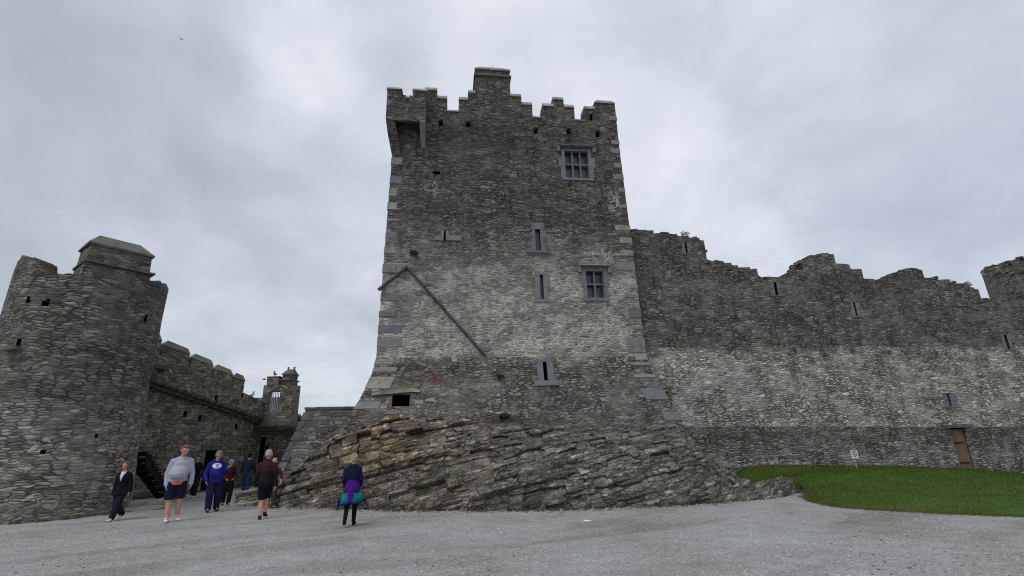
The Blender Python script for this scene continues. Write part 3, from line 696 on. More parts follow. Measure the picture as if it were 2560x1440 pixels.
# timber door
M_WOOD = plain('weathered_oak', (0.165, 0.112, 0.065), 0.8, 0.35, 2.0, 0.2)
dk = bm_new()
dl, dr = DOOR[0]-U0+0.01, DOOR[1]-U0-0.01
n_pl = 5
for k in range(n_pl):
    a = dl+(dr-dl)*k/n_pl; c = dl+(dr-dl)*(k+1)/n_pl-0.008
    add_box(dk, a, c, WOFF+0.02+random.uniform(0, 0.008), WOFF+0.07, 0.0, DOOR[3]-0.06)
door = bm_obj('door', dk, M_WOOD, cw)
bm = bm_new()
for zz in (0.55, 1.35): add_box(bm, dl+0.02, dr-0.1, WOFF+0.005, WOFF+0.018, zz-0.03, zz+0.03)
bm_obj('strap_hinge', bm, M_IRON, door)
bm_obj('lintel', (lambda b_: (add_box(b_, DOOR[0]-U0-0.3, DOOR[1]-U0+0.35, WOFF-0.16, WOFF+0.06, DOOR[3]+0.003, DOOR[3]+0.14, 0.015), b_)[1])(bm_new()), M_SLATE, cw)

# ================================================================== ruined corner turret, right edge
TC_w, TR = 2.95, 2.2
aL = atan2(ray(2458, 700).x, ray(2458, 700).y); TC_u = 27.0
while True:
    tc = PT + D*TC_u + NIN*TC_w; TC_u += 0.02
    if atan2(tc.x, tc.y)-math.asin(TR/hypot(tc.x, tc.y)) > aL: break
tc = PT + D*TC_u + NIN*TC_w
ct = empty('corner_turret', (tc.x, tc.y, 0), ALPHA)
tag(ct, 'round ruined corner turret with broken hollow top at right edge of curtain wall', 'turret')
NS = 96
def z_at(px, py, dist): d = ray(px, py); return EYE+d.z/hypot(d.x, d.y)*dist
dC = hypot(tc.x, tc.y)
zf = z_at(2530, 682, dC-TR*0.9); zbk = z_at(2540, 650, dC+TR*0.9)
def ring_top(a):
    s_ = 0.5+0.5*sin(a)                                # 0 at the front, 1 at the back
    zs_ = z_at(2462, 682, dC)
    s_ = 0.5-0.5*cos(a+ALPHA-atan2(-tc.y, -tc.x))        # 0 on the side turned to the yard, 1 on the far side
    return (zf+(zs_-zf)*s_*2 if s_ < 0.5 else zs_+(zbk-zs_)*((s_-0.5)*2)**1.2) + 0.05*sin(a*5)+0.03*sin(a*13)
bm = bm_new(); outer, inner = [], []
tops = []
k = 0
while len(tops) < NS:
    wd = random.choice((1, 2, 2, 3)); z = round(ring_top(2*pi*len(tops)/NS)/0.1)*0.1+random.uniform(-0.05, 0.05)
    tops += [z]*wd
tops = tops[:NS]
rings = []
zs = [-0.6, 2.0, 4.0, 5.5, 7.0]
for z in zs: rings.append([(cos(2*pi*i/NS)*(TR+0.02*(7-z)), sin(2*pi*i/NS)*(TR+0.02*(7-z)), z) for i in range(NS)])
rings.append([(cos(2*pi*i/NS)*TR, sin(2*pi*i/NS)*TR, tops[i]) for i in range(NS)])
rings.append([(cos(2*pi*i/NS)*(TR-0.75), sin(2*pi*i/NS)*(TR-0.75), tops[i]-0.05) for i in range(NS)])
rings.append([(cos(2*pi*i/NS)*(TR-0.75), sin(2*pi*i/NS)*(TR-0.75), 5.0) for i in range(NS)])
add_loft(bm, rings)
tw_ = bm_obj('wall', bm, M_WALL, ct, cyl=(0, 0, TR))
bm = bm_new()
for i in range(150):
    a = random.uniform(0, 2*pi); r_ = TR-random.uniform(0.0, 0.7); z = tops[int(a/(2*pi)*NS) % NS]+random.uniform(-0.09, 0.03); L_ = random.uniform(0.12, 0.34)
    M = Matrix.Translation((cos(a)*r_, sin(a)*r_, z)) @ Matrix.Rotation(random.uniform(0, 6), 4, 'Z') @ Matrix.Rotation(random.uniform(-.2, .2), 4, 'X')
    add_box(bm, -L_/2, L_/2, -0.12, 0.12, -0.08, 0.06, 0.03, M=M)
me_t = bpy.data.meshes.new('t'); bm.to_mesh(me_t); bm.free(); weld(tw_, lambda b_: b_.from_mesh(me_t), (0, 0, TR))

# ================================================================== round flanking tower (left)
def azdir(px, py):
    r_ = ray(px, py); h = hypot(r_.x, r_.y); return r_.x/h, r_.y/h, r_.z/h
azc = radians(-41.6); RC = Vector((sin(azc)*23.1, cos(azc)*23.1, 0)); RR = 2.17
rt = empty('round_tower', RC, 0)
tag(rt, 'round grey stone flanking tower with hipped cap house on top, far left', 'castle tower')
NS = 120
face = Vector((-RC.x, -RC.y, 0)).normalized(); fa = atan2(face.y, face.x)     # side turned to the camera
def rt_point(px, py):
    """first hit of the sight line with the tower's drum -> angle, z"""
    d = ray(px, py); ax, ay = d.x, d.y; ox, oy = CAM.x-RC.x, CAM.y-RC.y
    A = ax*ax+ay*ay; B = 2*(ox*ax+oy*ay); C_ = ox*ox+oy*oy-RR*RR
    q = B*B-4*A*C_; t = (-B-math.sqrt(max(q, 0)))/(2*A); p = CAM+d*t
    return atan2(p.y-RC.y, p.x-RC.x), p.z
knots = sorted([(rt_point(*p)[0], rt_point(*p)[1]) for p in ((12, 690), (35, 655), (60, 637), (100, 648), (104, 652), (108, 675), (160, 683), (210, 690), (300, 705), (372, 700), (400, 706), (412, 712))])
def rt_top(a):
    while a-fa > pi: a -= 2*pi
    while a-fa < -pi: a += 2*pi
    if a <= knots[0][0]: return knots[0][1]-0.1
    if a >= knots[-1][0]: return knots[-1][1]
    for (a0, z0), (a1, z1) in zip(knots[:-1], knots[1:]):
        if a0 <= a <= a1: return z0+(z1-z0)*(a-a0)/max(a1-a0, 1e-4)
knots_left = knots
tops = []
while len(tops) < NS:
    wd = random.choice((1, 1, 2, 2)); tops += [rt_top(-pi+2*pi*(len(tops)+wd/2)/NS)+random.uniform(-0.05, 0.05)]*wd
tops = tops[:NS]
TH = [-pi+2*pi*i/NS for i in range(NS)]
rings = []
for z, o in ((-0.5, 0.22), (0.5, 0.14), (1.4, 0.06), (2.4, 0.0), (4.0, 0.0), (5.5, 0.03), (6.6, 0.03)):
    rings.append([(cos(a)*(RR+o+0.03*sin(a*7+z*2)), sin(a)*(RR+o+0.03*sin(a*7+z*2)), z) for a in TH])
rings.append([(cos(a)*(RR+0.03), sin(a)*(RR+0.03), tops[i]) for i, a in enumerate(TH)])
rings.append([(cos(a)*(RR-0.6), sin(a)*(RR-0.6), tops[i]-0.03) for i, a in enumerate(TH)])
rings.append([(cos(a)*(RR-0.6), sin(a)*(RR-0.6), 6.6) for i, a in enumerate(TH)])
bm = bm_new(); add_loft(bm, rings)
drum = bm_obj('drum', bm, M_ROUND, rt, cyl=(0, 0, RR))
cb = bm_new()
def rt_cut(px, py, w, h, depth=0.5, slope=0.0):
    a, z = rt_point(px, py); M = Matrix.Rotation(a, 4, 'Z')
    add_prism(cb, [(RR+0.5, -w/2, z-h/2-slope*0.5), (RR+0.5, w/2, z-h/2-slope*0.5), (RR+0.5, w/2, z+h/2-slope*0.5), (RR+0.5, -w/2, z+h/2-slope*0.5)], (-0.5-depth, 0, slope*(0.5+depth)))
    for v in cb.verts[-8:]: v.co = M @ v.co
cb.verts.ensure_lookup_table()
def rt_cut(px, py, w, h, depth=0.5, slope=0.0):
    a, z = rt_point(px, py); M = Matrix.Rotation(a, 4, 'Z')
    P_ = [M @ Vector((RR+0.5, y, zz)) for y, zz in ((-w/2, z-h/2-slope*0.5), (w/2, z-h/2-slope*0.5), (w/2, z+h/2-slope*0.5), (-w/2, z+h/2-slope*0.5))]
    add_prism(cb, P_, M.to_3x3() @ Vector((-0.5-depth, 0, slope*(0.5+depth))))
rt_cut(76, 750, 0.16, 0.22); rt_cut(115, 756, 0.2, 0.24, 1.0, 0.30); rt_cut(48, 858, 0.16, 0.26); rt_cut(108, 1130, 0.13, 0.12, 0.2)
rt_cut(362, 796, 0.12, 0.26); rt_cut(240, 1090, 0.10, 0.12, 0.1)
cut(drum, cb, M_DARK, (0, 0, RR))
def rt_part(name, px, py, x0, x1, w, h, mat, parent=drum, jit=0.02):
    a, z = rt_point(px, py); M = Matrix.Rotation(a, 4, 'Z') @ Matrix.Translation((RR, 0, z))
    bm = bm_new(); add_box(bm, x0, x1, -w/2, w/2, -h/2, h/2, jit, M=M); return bm_obj(name, bm, mat, parent)
rt_part('lintel', 97, 746, -0.1, 0.05, 0.42, 0.14, M_SLATE); rt_part('shelf_stone', 38, 872, -0.1, 0.22, 0.5, 0.12, M_SLATE)
# cap house standing on the drum
cax = radians(-40.3); cv = Vector((sin(cax), cos(cax), 0))        # away from the camera
P1 = CAM + Vector((*azdir(213, 655)[:2], 0))*21.2; P2 = CAM + Vector((*azdir(374, 690)[:2], 0))*21.6
ex = (P2-P1); ex.z = 0; Lc = ex.length; ex.normalize(); ey = Vector((-ex.y, ex.x, 0))
P1l = Vector((P1.x-RC.x, P1.y-RC.y, 0))
zc_b, zc_m, zc_e, zc_t = 7.2, 8.02, 8.70, 9.22
def crect(e, z, d=1.25):
    return [P1l+ex*(-e)+ey*(-e)+Vector((0, 0, z)), P1l+ex*(Lc+e)+ey*(-e)+Vector((0, 0, z)), P1l+ex*(Lc+e)+ey*(d+e)+Vector((0, 0, z)), P1l+ex*(-e)+ey*(d+e)+Vector((0, 0, z))]
bm = bm_new(); add_loft(bm, [crect(0.05, zc_b-0.8), crect(0.02, zc_m)]); cap = bm_obj('cap_house', bm, M_ROUND, rt)
bm = bm_new(); add_loft(bm, [crect(-0.01, zc_m+0.073), crect(-0.03, zc_e)]); bm_obj('upper_wall', bm, M_ROUND, cap)
bm = bm_new()
for k in range(9):
    a = Lc*k/9; c = Lc*(k+1)/9-0.012; j = random.uniform(0, 0.05); zj = random.uniform(-0.015, 0.015)
    q = [P1l+ex*(a-0.06)+ey*(-0.12-j), P1l+ex*(c-0.06 if k < 8 else c+0.14)+ey*(-0.12-j), P1l+ex*(c-0.06 if k < 8 else c+0.14)+ey*1.35, P1l+ex*(a-0.06)+ey*1.35]
    add_loft(bm, [[p+Vector((0, 0, zc_m+0.004+zj)) for p in q], [p+Vector((0, 0, zc_m+0.07+zj)) for p in q]])
bm_obj('string_course', bm, M_SLATE, cap)
bm = bm_new()
ri = crect(-0.05, zc_t); 
ridge = [P1l+ex*0.30+ey*0.45+Vector((0, 0, zc_t)), P1l+ex*(Lc-0.36)+ey*0.45+Vector((0, 0, zc_t)), P1l+ex*(Lc-0.36)+ey*0.8+Vector((0, 0, zc_t)), P1l+ex*0.30+ey*0.8+Vector((0, 0, zc_t))]
add_loft(bm, [crect(0.03, zc_e+0.003), crect(0.04, zc_e+0.07), ridge]); bm_obj('roof', bm, M_SLATE, cap)

# ================================================================== bawn wall running back to the gate
A0 = Vector((-16.0, 22.5, 0)); B0 = Vector((-14.7, 31.0, 0)); bd = (B0-A0).normalized()
bang = atan2(bd.y, bd.x)
bw = empty('bawn_wall', A0, bang)
tag(bw, 'battlemented stone bawn wall running back from the round tower to the gate turret', 'castle wall')
bn = Vector((bd.y, -bd.x, 0))                         # towards the yard
def TB(px, py, off=0.0):
    q = on_plane(px, py, A0+bn*off, bn)-A0; return q.dot(bd), q.z
zcor = lambda s: 4.86+(3.62-4.86)*(s+0.4)/7.6
S0, S1b = -5.0, 7.25
bm = bm_new()
add_prism(bm, [(S0, 0, -0.5), (S1b, 0, -0.5), (S1b, 0, zcor(S1b)), (S0, 0, zcor(S0))], (0, 1.2, 0))
bwall = bm_obj('wall', bm, M_BAWN, bw)
cb = bm_new()
d0, d1 = TB(507, 1180)[0], TB(535, 1180)[0]; dz = TB(520, 1126)[1]
add_box(cb, d0, d1, -0.5, 1.0, -0.7, dz)
for (px_, py_) in ((463, 1035), (500, 1045), (590, 1066)):
    s_, z = TB(px_, py_); add_box(cb, s_-0.1, s_+0.1, -0.3, 0.5, z-0.13, z+0.13)
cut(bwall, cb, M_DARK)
bm = bm_new(); add_box(bm, d0-0.3, d1+0.3, -0.06, 0.3, dz+0.003, dz+0.16, 0.01); bm_obj('lintel', bm, M_SLATE, bw)
# projecting parapet on a rough corbel course
PJ = 0.34
bm = bm_new()
for k in range(30):
    s0 = S0+(S1b-S0)*k/30; s1 = S0+(S1b-S0)*(k+1)/30-0.01; zz = zcor((s0+s1)/2)
    add_box(bm, s0, s1, -PJ*0.55-random.uniform(0, 0.08), -0.003, zz-0.30+random.uniform(-.03, .03), zz-0.13, 0.012)
    add_box(bm, s0, s1, -PJ-random.uniform(0, 0.10), 0.2, zz-0.127, zz-0.003+random.uniform(-.03, 0), 0.01)
M_CORB = plain('corbel_slabs', (0.085, 0.078, 0.055), 0.9, 0.45, 3.5, 0.4)
bm_obj('corbel_course', bm, M_CORB, bw)
zmer = lambda s: 6.55+(5.35-6.55)*(s-0.2)/6.4
bm = bm_new()
add_prism(bm, [(S0, -PJ, zcor(S0)), (S1b, -PJ, zcor(S1b)), (S1b, -PJ, zmer(S1b)-0.72), (S0, -PJ, zmer(S0)-0.72)], (0, 0.6, 0))
par = bm_obj('parapet', bm, M_BAWN, bw)
cb = bm_new()
for (px_, py_) in ((439, 903), (606, 986), (540, 996)):
    s_, z = TB(px_, py_, PJ); add_box(cb, s_-0.09, s_+0.09, -1, 0.1, z-0.16, z+0.16)
cut(par, cb, M_DARK)
mst = [TB(x, y, PJ)[0] for x, y in ((335, 862), (408, 862), (477, 900), (534, 930), (583, 955), (614, 965))] 
mst = [mst[0]-1.2] + mst[1:] 
for k in range(len(mst)-1):
    s0, s1 = mst[k]+0.04, mst[k+1]-0.12; MT = 0.30
    zt = zmer((s0+s1)/2)
    def f(bm):
        zb_ = min(zmer(s0), zmer(s1))-0.72
        a = lambda z, i, j: [(s0+i, -PJ-0.002+j, z), (s1-i, -PJ-0.002+j, z-(s1-s0)*0.10), (s1-i, -PJ+MT-j, z-(s1-s0)*0.10), (s0+i, -PJ+MT-j, z)]
        add_loft(bm, [a(zt-0.80, 0, 0), a(zt-0.10, 0, 0)])
    bm = bm_new(); f(bm); me_ = bm_obj('merlon', bm, M_BAWN, par)
    bm = bm_new()
    a = lambda z, i, j, i2: [(s0+i, -PJ-0.002+j, z), (s1-i2, -PJ-0.002+j, z-(s1-s0)*0.10), (s1-i2, -PJ+MT-j, z-(s1-s0)*0.10), (s0+i, -PJ+MT-j, z)]
    add_loft(bm, [a(zt-0.097, -0.015, -0.02, -0.015), a(zt-0.06, -0.015, -0.02, -0.015), a(zt+0.20, 0.34, 0.13, 0.0)])
    bm_obj('coping', bm, M_COPE2, me_)
# big bracket slab where the parapet meets the round tower
s_, z = TB(392, 915, PJ+0.15)
bm = bm_new(); add_box(bm, s_-0.5, s_+0.55, -PJ-0.3, 0.1, z-0.10, z+0.05, 0.03); add_box(bm, s_-0.9, s_-0.1, -PJ-0.22, 0.1, z-0.36, z-0.12, 0.05); bm_obj('bracket_slab', bm, M_SLATE, bw)

# ================================================================== gate turret at the end of the bawn wall
gt = empty('gate_turret', (-13.6, 29.5, 0), 0)
tag(gt, 'small square gate turret with barred opening, gable topped stack and corbelled base', 'turret')
def TG(px, py, y=29.5):
    q = on_plane(px, py, Vector((0, y, 0)), Vector((0, -1, 0))); return q.x+13.6, q.z
x0, _ = TG(655, 1000); x1, _ = TG(731, 1000)
zt = TG(690, 962)[1]; zb_ = TG(690, 1052)[1]
gx0, gx1 = TG(670, 1005)[0], TG(698, 1005)[0]; gz0, gz1 = TG(683, 1031)[1], TG(688, 978)[1]
bm = bm_new(); add_box(bm, x0, x1, 0, 0.45, zb_, zt); fr_ = bm_obj('front_wall', bm, M_BAWN, gt)
cb = bm_new(); add_box(cb, gx0, gx1, -0.3, 0.8, gz0, gz1); cut(fr_, cb, M_BAWN)
bm = bm_new(); add_box(bm, x1-0.45, x1, 0.453, 0.95, zb_, zt); bm_obj('side_wall', bm, M_BAWN, gt)
bm = bm_new(); add_box(bm, x0-0.4, x0+0.1, 0.453, 0.9, zb_, zb_+0.4); bm_obj('side_wall', bm, M_BAWN, gt)
bm = bm_new(); add_box(bm, x0-1.3, x1-0.453, 0.95, 1.3, zb_, TG(684, 993, 30.45)[1]); bm_obj('rear_wall', bm, M_BAWN, gt)
bm = bm_new(); add_box(bm, x0-0.1, x1, 0, 1.3, zb_-0.25, zb_-0.003); bm_obj('floor_slab', bm, M_SLATE, gt)
grille = None
bm = bm_new()
add_tube(bm, [(gx0+0.03, 0.12, gz0+0.04), (gx1-0.03, 0.12, gz0+0.04), (gx1-0.03, 0.12, gz1-0.04), (gx0+0.03, 0.12, gz1-0.04), (gx0+0.03, 0.12, gz0+0.07)], 0.02, 6)
grille = bm_obj('grille', bm, M_STEEL, gt)
for k in range(7):
    bm = bm_new(); xx = gx0+0.04+(gx1-gx0-0.08)*k/6; add_box(bm, xx-0.017, xx+0.017, 0.105, 0.135, gz0+0.062, gz1-0.062); bm_obj('bar', bm, M_STEEL, grille)
# merlon and capped stack
mx0, mx1 = TG(668, 950)[0], TG(697, 950)[0]; mz = TG(682, 945)[1]
bm = bm_new(); add_box(bm, mx0, mx1, 0.0, 0.6, zt+0.003, mz, 0.02); add_box(bm, mx0-0.03, mx1+0.03, -0.04, 0.64, mz+0.04, mz+0.1, 0.01); bm_obj('merlon', bm, M_BAWN, gt)
cx0, cx1 = TG(705, 945)[0], TG(730, 945)[0]; cz1 = TG(725, 951)[1]; cz2 = TG(725, 936)[1]; cz3 = TG(725, 921)[1]
bm = bm_new(); add_box(bm, cx0, cx1, -0.004, 0.85, zt-0.15, cz1); st_ = bm_obj('stack', bm, M_BAWN, gt)
bm = bm_new(); add_box(bm, cx0-0.09, cx1+0.06, -0.10, 0.95, cz1+0.003, cz1+0.07); bm_obj('string_course', bm, M_SLATE, st_)
bm = bm_new(); add_box(bm, cx0+0.02, cx1-0.02, 0.02, 0.83, cz1+0.073, cz2); bm_obj('upper_wall', bm, M_BAWN, st_)
bm = bm_new(); xm = (cx0+cx1)/2
add_loft(bm, [[(cx0-0.06, -0.06, cz2+0.003), (cx1+0.06, -0.06, cz2+0.003), (cx1+0.06, 0.90, cz2+0.003), (cx0-0.06, 0.90, cz2+0.003)], [(xm-0.16, 0.35, cz3), (xm+0.2, 0.35, cz3), (xm+0.2, 0.5, cz3), (xm-0.16, 0.5, cz3)]]); bm_obj('roof', bm, M_SLATE, st_)
for dx_ in (-0.16, 0.2):
    bm = bm_new(); add_loft(bm, [[(xm+dx_+a, 0.42+c, z) for a, c in ((-s, -s), (s, -s), (s, s), (-s, s))] for z, s in ((cz3-0.05, 0.05), (cz3+0.06, 0.035), (cz3+0.12, 0.05), (cz3+0.15, 0.02))]); bm_obj('finial', bm, M_SLATE, st_)
bm = bm_new()
for k in range(5):
    for i in range(5):
        a = x0-0.35+(x1-x0+0.75)*i/5; c = a+(x1-x0+0.75)/5-0.02
        add_box(bm, a, c, -0.05-0.06*k-random.uniform(0, 0.06), 0.5, zb_-0.66+0.08*k, zb_-0.66+0.08*k+0.076, 0.012)
bm_obj('corbel_course', bm, M_CORB, gt)
# recessed wall and passage under the turret
bm = bm_new(); add_box(bm, x0-0.6, 5.5, 0.55, 1.4, -0.5, zb_-0.255); gw = bm_obj('gate_wall', bm, M_BAWN, gt)
cb = bm_new(); gpx = TG(646, 1150, 30.05)[0]; add_box(cb, gpx-0.02, gpx+0.28, 0.2, 1.1, -0.8, TG(650, 1092, 30.05)[1])
for (px_, py_, w_) in ((667, 1118, 0.09), (668, 1128, 0.07)):
    a, z = TG(px_, py_, 30.05); add_box(cb, a-w_, a+w_, 0.3, 0.9, z-0.1, z+0.1)
cut(gw, cb, M_DARK)

# ================================================================== low battered wall left of the tower
lw = empty('low_wall', PT, ALPHA); lw.location.z = 0
tag(lw, 'low grey battered wall butting against the left side of the tower base', 'wall')
w_ = 1.6
a_ = [T(765, 1022, w_), T(725, 1120, w_), T(690, 1200, w_), T(672, 1262, w_)]
zl_ = T(830, 1022, w_)[1]
bm = bm_new()
def lring(u, z): return [(u, w_-0.16*(zl_-z), z), (0.6, w_-0.16*(zl_-z), z), (0.6, w_+0.8, z), (u, w_+0.8, z)]
add_loft(bm, [lring(T(655, 1300, w_)[0], -0.5), lring(a_[2][0], a_[2][1]), lring(a_[1][0], a_[1][1]), lring(a_[0][0], zl_-0.03)])
bm_obj('wall', bm, M_LOW, lw)
bm = bm_new()
uu = a_[0][0]-0.04
while uu < 0.2:
    L_ = random.uniform(0.35, 0.7); add_box(bm, uu, min(uu+L_, 0.25), w_-0.04, w_+0.84, zl_-0.027, zl_+0.075, 0.01); uu += L_+0.006
bm_obj('coping', bm, M_SLATE, lw)
M_LOWQ = ashlar('dark_edge_stone', (0.125, 0.126, 0.125), 0.4)
for k in range(9):
    z1 = zl_-0.12-k*0.36; z0 = z1-0.30
    ue = lambda z: a_[0][0]+(a_[2][0]-a_[0][0])*(zl_-z)/(zl_-a_[2][1])
    L_ = random.choice((0.16, 0.36, 0.25)); M_ = lambda z, e: [(ue(z)-0.025, w_-0.16*(zl_-z)-0.02, z), (ue(z)+L_, w_-0.16*(zl_-z)-0.02, z), (ue(z)+L_, w_+0.3, z), (ue(z)-0.025, w_+0.3, z)]
    bm = bm_new(); add_loft(bm, [M_(z0, 0), M_(z1, 0)]); bm_obj('quoin', bm, M_BLUE if k in (5, 7, 8) else M_LOWQ, lw)

# ================================================================== bedrock below the tower
from mathutils import noise as mn
rm, N, b = new_mat('bedded_rock')
P = N.n('ShaderNodeNewGeometry').outputs['Position']
at = N.n('ShaderNodeAttribute'); at.attribute_name = 'blk'; ac = N.n('ShaderNodeAttribute'); ac.attribute_name = 'crack'
DIP = radians(11)
x_, y_, z_ = N.sep(P)[:3]
sC = N.m('SUBTRACT', z_, N.m('MULTIPLY', x_, tan(DIP)))
bed = N.comb(N.m('MULTIPLY', x_, 0.8), N.m('MULTIPLY', y_, 0.8), N.m('MULTIPLY', sC, 7.0))
fb = N.noise(bed, 1.6, 5, 0.65, 0.4); fn = N.noise(P, 9, 5, 0.7); fl = N.noise(P, 0.75, 4, 0.6)
c0 = N.ramp(at.outputs['Fac'], [(0.0, (0.110, 0.098, 0.078)), (0.3, (0.162, 0.144, 0.113)), (0.55, (0.205, 0.183, 0.145)), (0.8, (0.245, 0.221, 0.180)), (1.0, (0.35, 0.325, 0.275))])
wq = N.vm('SCALE', N.vm('SUBTRACT', N.noise(P, 2.6, 3, 0.6, out=1), (0.5, 0.5, 0.5)), sc=0.9)
fc = N.vm('ADD', N.comb(N.m('MULTIPLY', x_, 2.3), N.m('MULTIPLY', y_, 2.3), N.m('MULTIPLY', sC, 7.0)), wq)
v1_ = N.vor(fc, 1.0, 'F1', 1.0, '3D'); v2_ = N.vor(fc, 1.0, 'DISTANCE_TO_EDGE', 1.0, '3D')
v3_ = N.vor(N.vm('SCALE', fc, sc=2.3), 1.0, 'F1', 1.0, '3D'); v4_ = N.vor(N.vm('SCALE', fc, sc=2.3), 1.0, 'DISTANCE_TO_EDGE', 1.0, '3D')
sa_ = N.n('ShaderNodeSeparateColor'); N.put(sa_.inputs[0], v1_.outputs['Color']); sb_ = N.n('ShaderNodeSeparateColor'); N.put(sb_.inputs[0], v3_.outputs['Color'])
c0 = N.mix(1.0, c0, N.ramp(sa_.outputs[0], [(0.0, (0.62, 0.62, 0.62)), (0.6, (1.0, 1.0, 1.0)), (1.0, (1.42, 1.40, 1.34))]), 'MULTIPLY')
c0 = N.mix(1.0, c0, N.ramp(sb_.outputs[1], [(0.0, (0.78, 0.78, 0.78)), (0.9, (1.15, 1.15, 1.15)), (0.97, (1.9, 1.9, 1.85))]), 'MULTIPLY')
ek = N.m('MAXIMUM', N.mapr(v2_.outputs[0], 0.07, 0.015), N.m('MULTIPLY', N.mapr(v4_.outputs[0], 0.06, 0.01), 0.6))
ek = N.m('MULTIPLY', ek, N.mapr(N.noise(P, 1.9, 3, 0.6), 0.35, 0.60))
c0 = N.mix(N.m('MULTIPLY', ek, 0.6), c0, (0.035, 0.031, 0.025))
c0 = N.mix(N.mapr(fl, 0.42, 0.62, 0, 0.6), c0, N.mix(1.0, c0, (0.85, 0.90, 0.98), 'MULTIPLY'))
c0 = N.mix(1.0, c0, N.ramp(fb, [(0.3, (0.55, 0.55, 0.55)), (0.5, (1, 1, 1)), (0.72, (1.35, 1.33, 1.3))]), 'MULTIPLY')
c0 = N.mix(1.0, c0, N.ramp(fn, [(0.28, (0.72, 0.72, 0.72)), (0.72, (1.3, 1.3, 1.3))]), 'MULTIPLY')
grx = N.m('ADD', N.mapr(x_, -2.5, 1.5), N.m('MULTIPLY', N.m('SUBTRACT', fl, 0.5), 0.8), clamp=True)
hs = N.n('ShaderNodeHueSaturation'); hs.inputs['Saturation'].default_value = 0.72; hs.inputs['Value'].default_value = 0.95; N.put(hs.inputs['Color'], c0); N.put(hs.inputs['Fac'], grx); c0 = hs.outputs[0]
oc = N.vm('DISTANCE', N.vm('MULTIPLY', P, (0.55, 0.3, 1.1)), (-4.3*0.55, 16.8*0.3, 2.1*1.1))
ocm = N.m('MULTIPLY', N.mapr(oc, 1.5, 0.4), N.mapr(fl, 0.3, 0.6))
c0 = N.mix(N.m('MULTIPLY', ocm, 0.65), c0, N.mix(1.0, c0, (1.45, 1.12, 0.66), 'MULTIPLY'))
mo = N.m('MULTIPLY', N.mapr(N.noise(P, 1.6, 5, 0.7), 0.54, 0.66), N.mapr(z_, 3.4, 0.6))
c0 = N.mix(N.m('MULTIPLY', mo, 0.7), c0, (0.075, 0.078, 0.028))
wl = N.mapr(N.noise(P, 5.0, 3, 0.6), 0.70, 0.74)
c0 = N.mix(N.m('MULTIPLY', wl, 0.45), c0, (0.42, 0.42, 0.38))
c0 = N.mix(N.m('MULTIPLY', ac.outputs['Fac'], 0.35), c0, (0.03, 0.027, 0.022))
N.put(b.inputs['Base Color'], c0)
bump(N, b, N.m('ADD', N.m('SUBTRACT', N.m('MULTIPLY', fb, 0.7), N.m('MULTIPLY', ek, 0.8)), N.m('ADD', N.m('MULTIPLY', fn, 0.5), N.m('MULTIPLY', sa_.outputs[0], 0.7))), 1.0, 0.07)
M_ROCK = rm
def lerp_poly(pts, n):
    pts = [Vector(p) for p in pts]; d = [0]
    for a, c in zip(pts[:-1], pts[1:]): d.append(d[-1]+(c-a).length)
    out = []
    for i in range(n):
        s_ = d[-1]*i/(n-1); k = 0
        while k < len(d)-2 and d[k+1] < s_: k += 1
        out.append(pts[k].lerp(pts[k+1], (s_-d[k])/max(d[k+1]-d[k], 1e-6)))
    return out
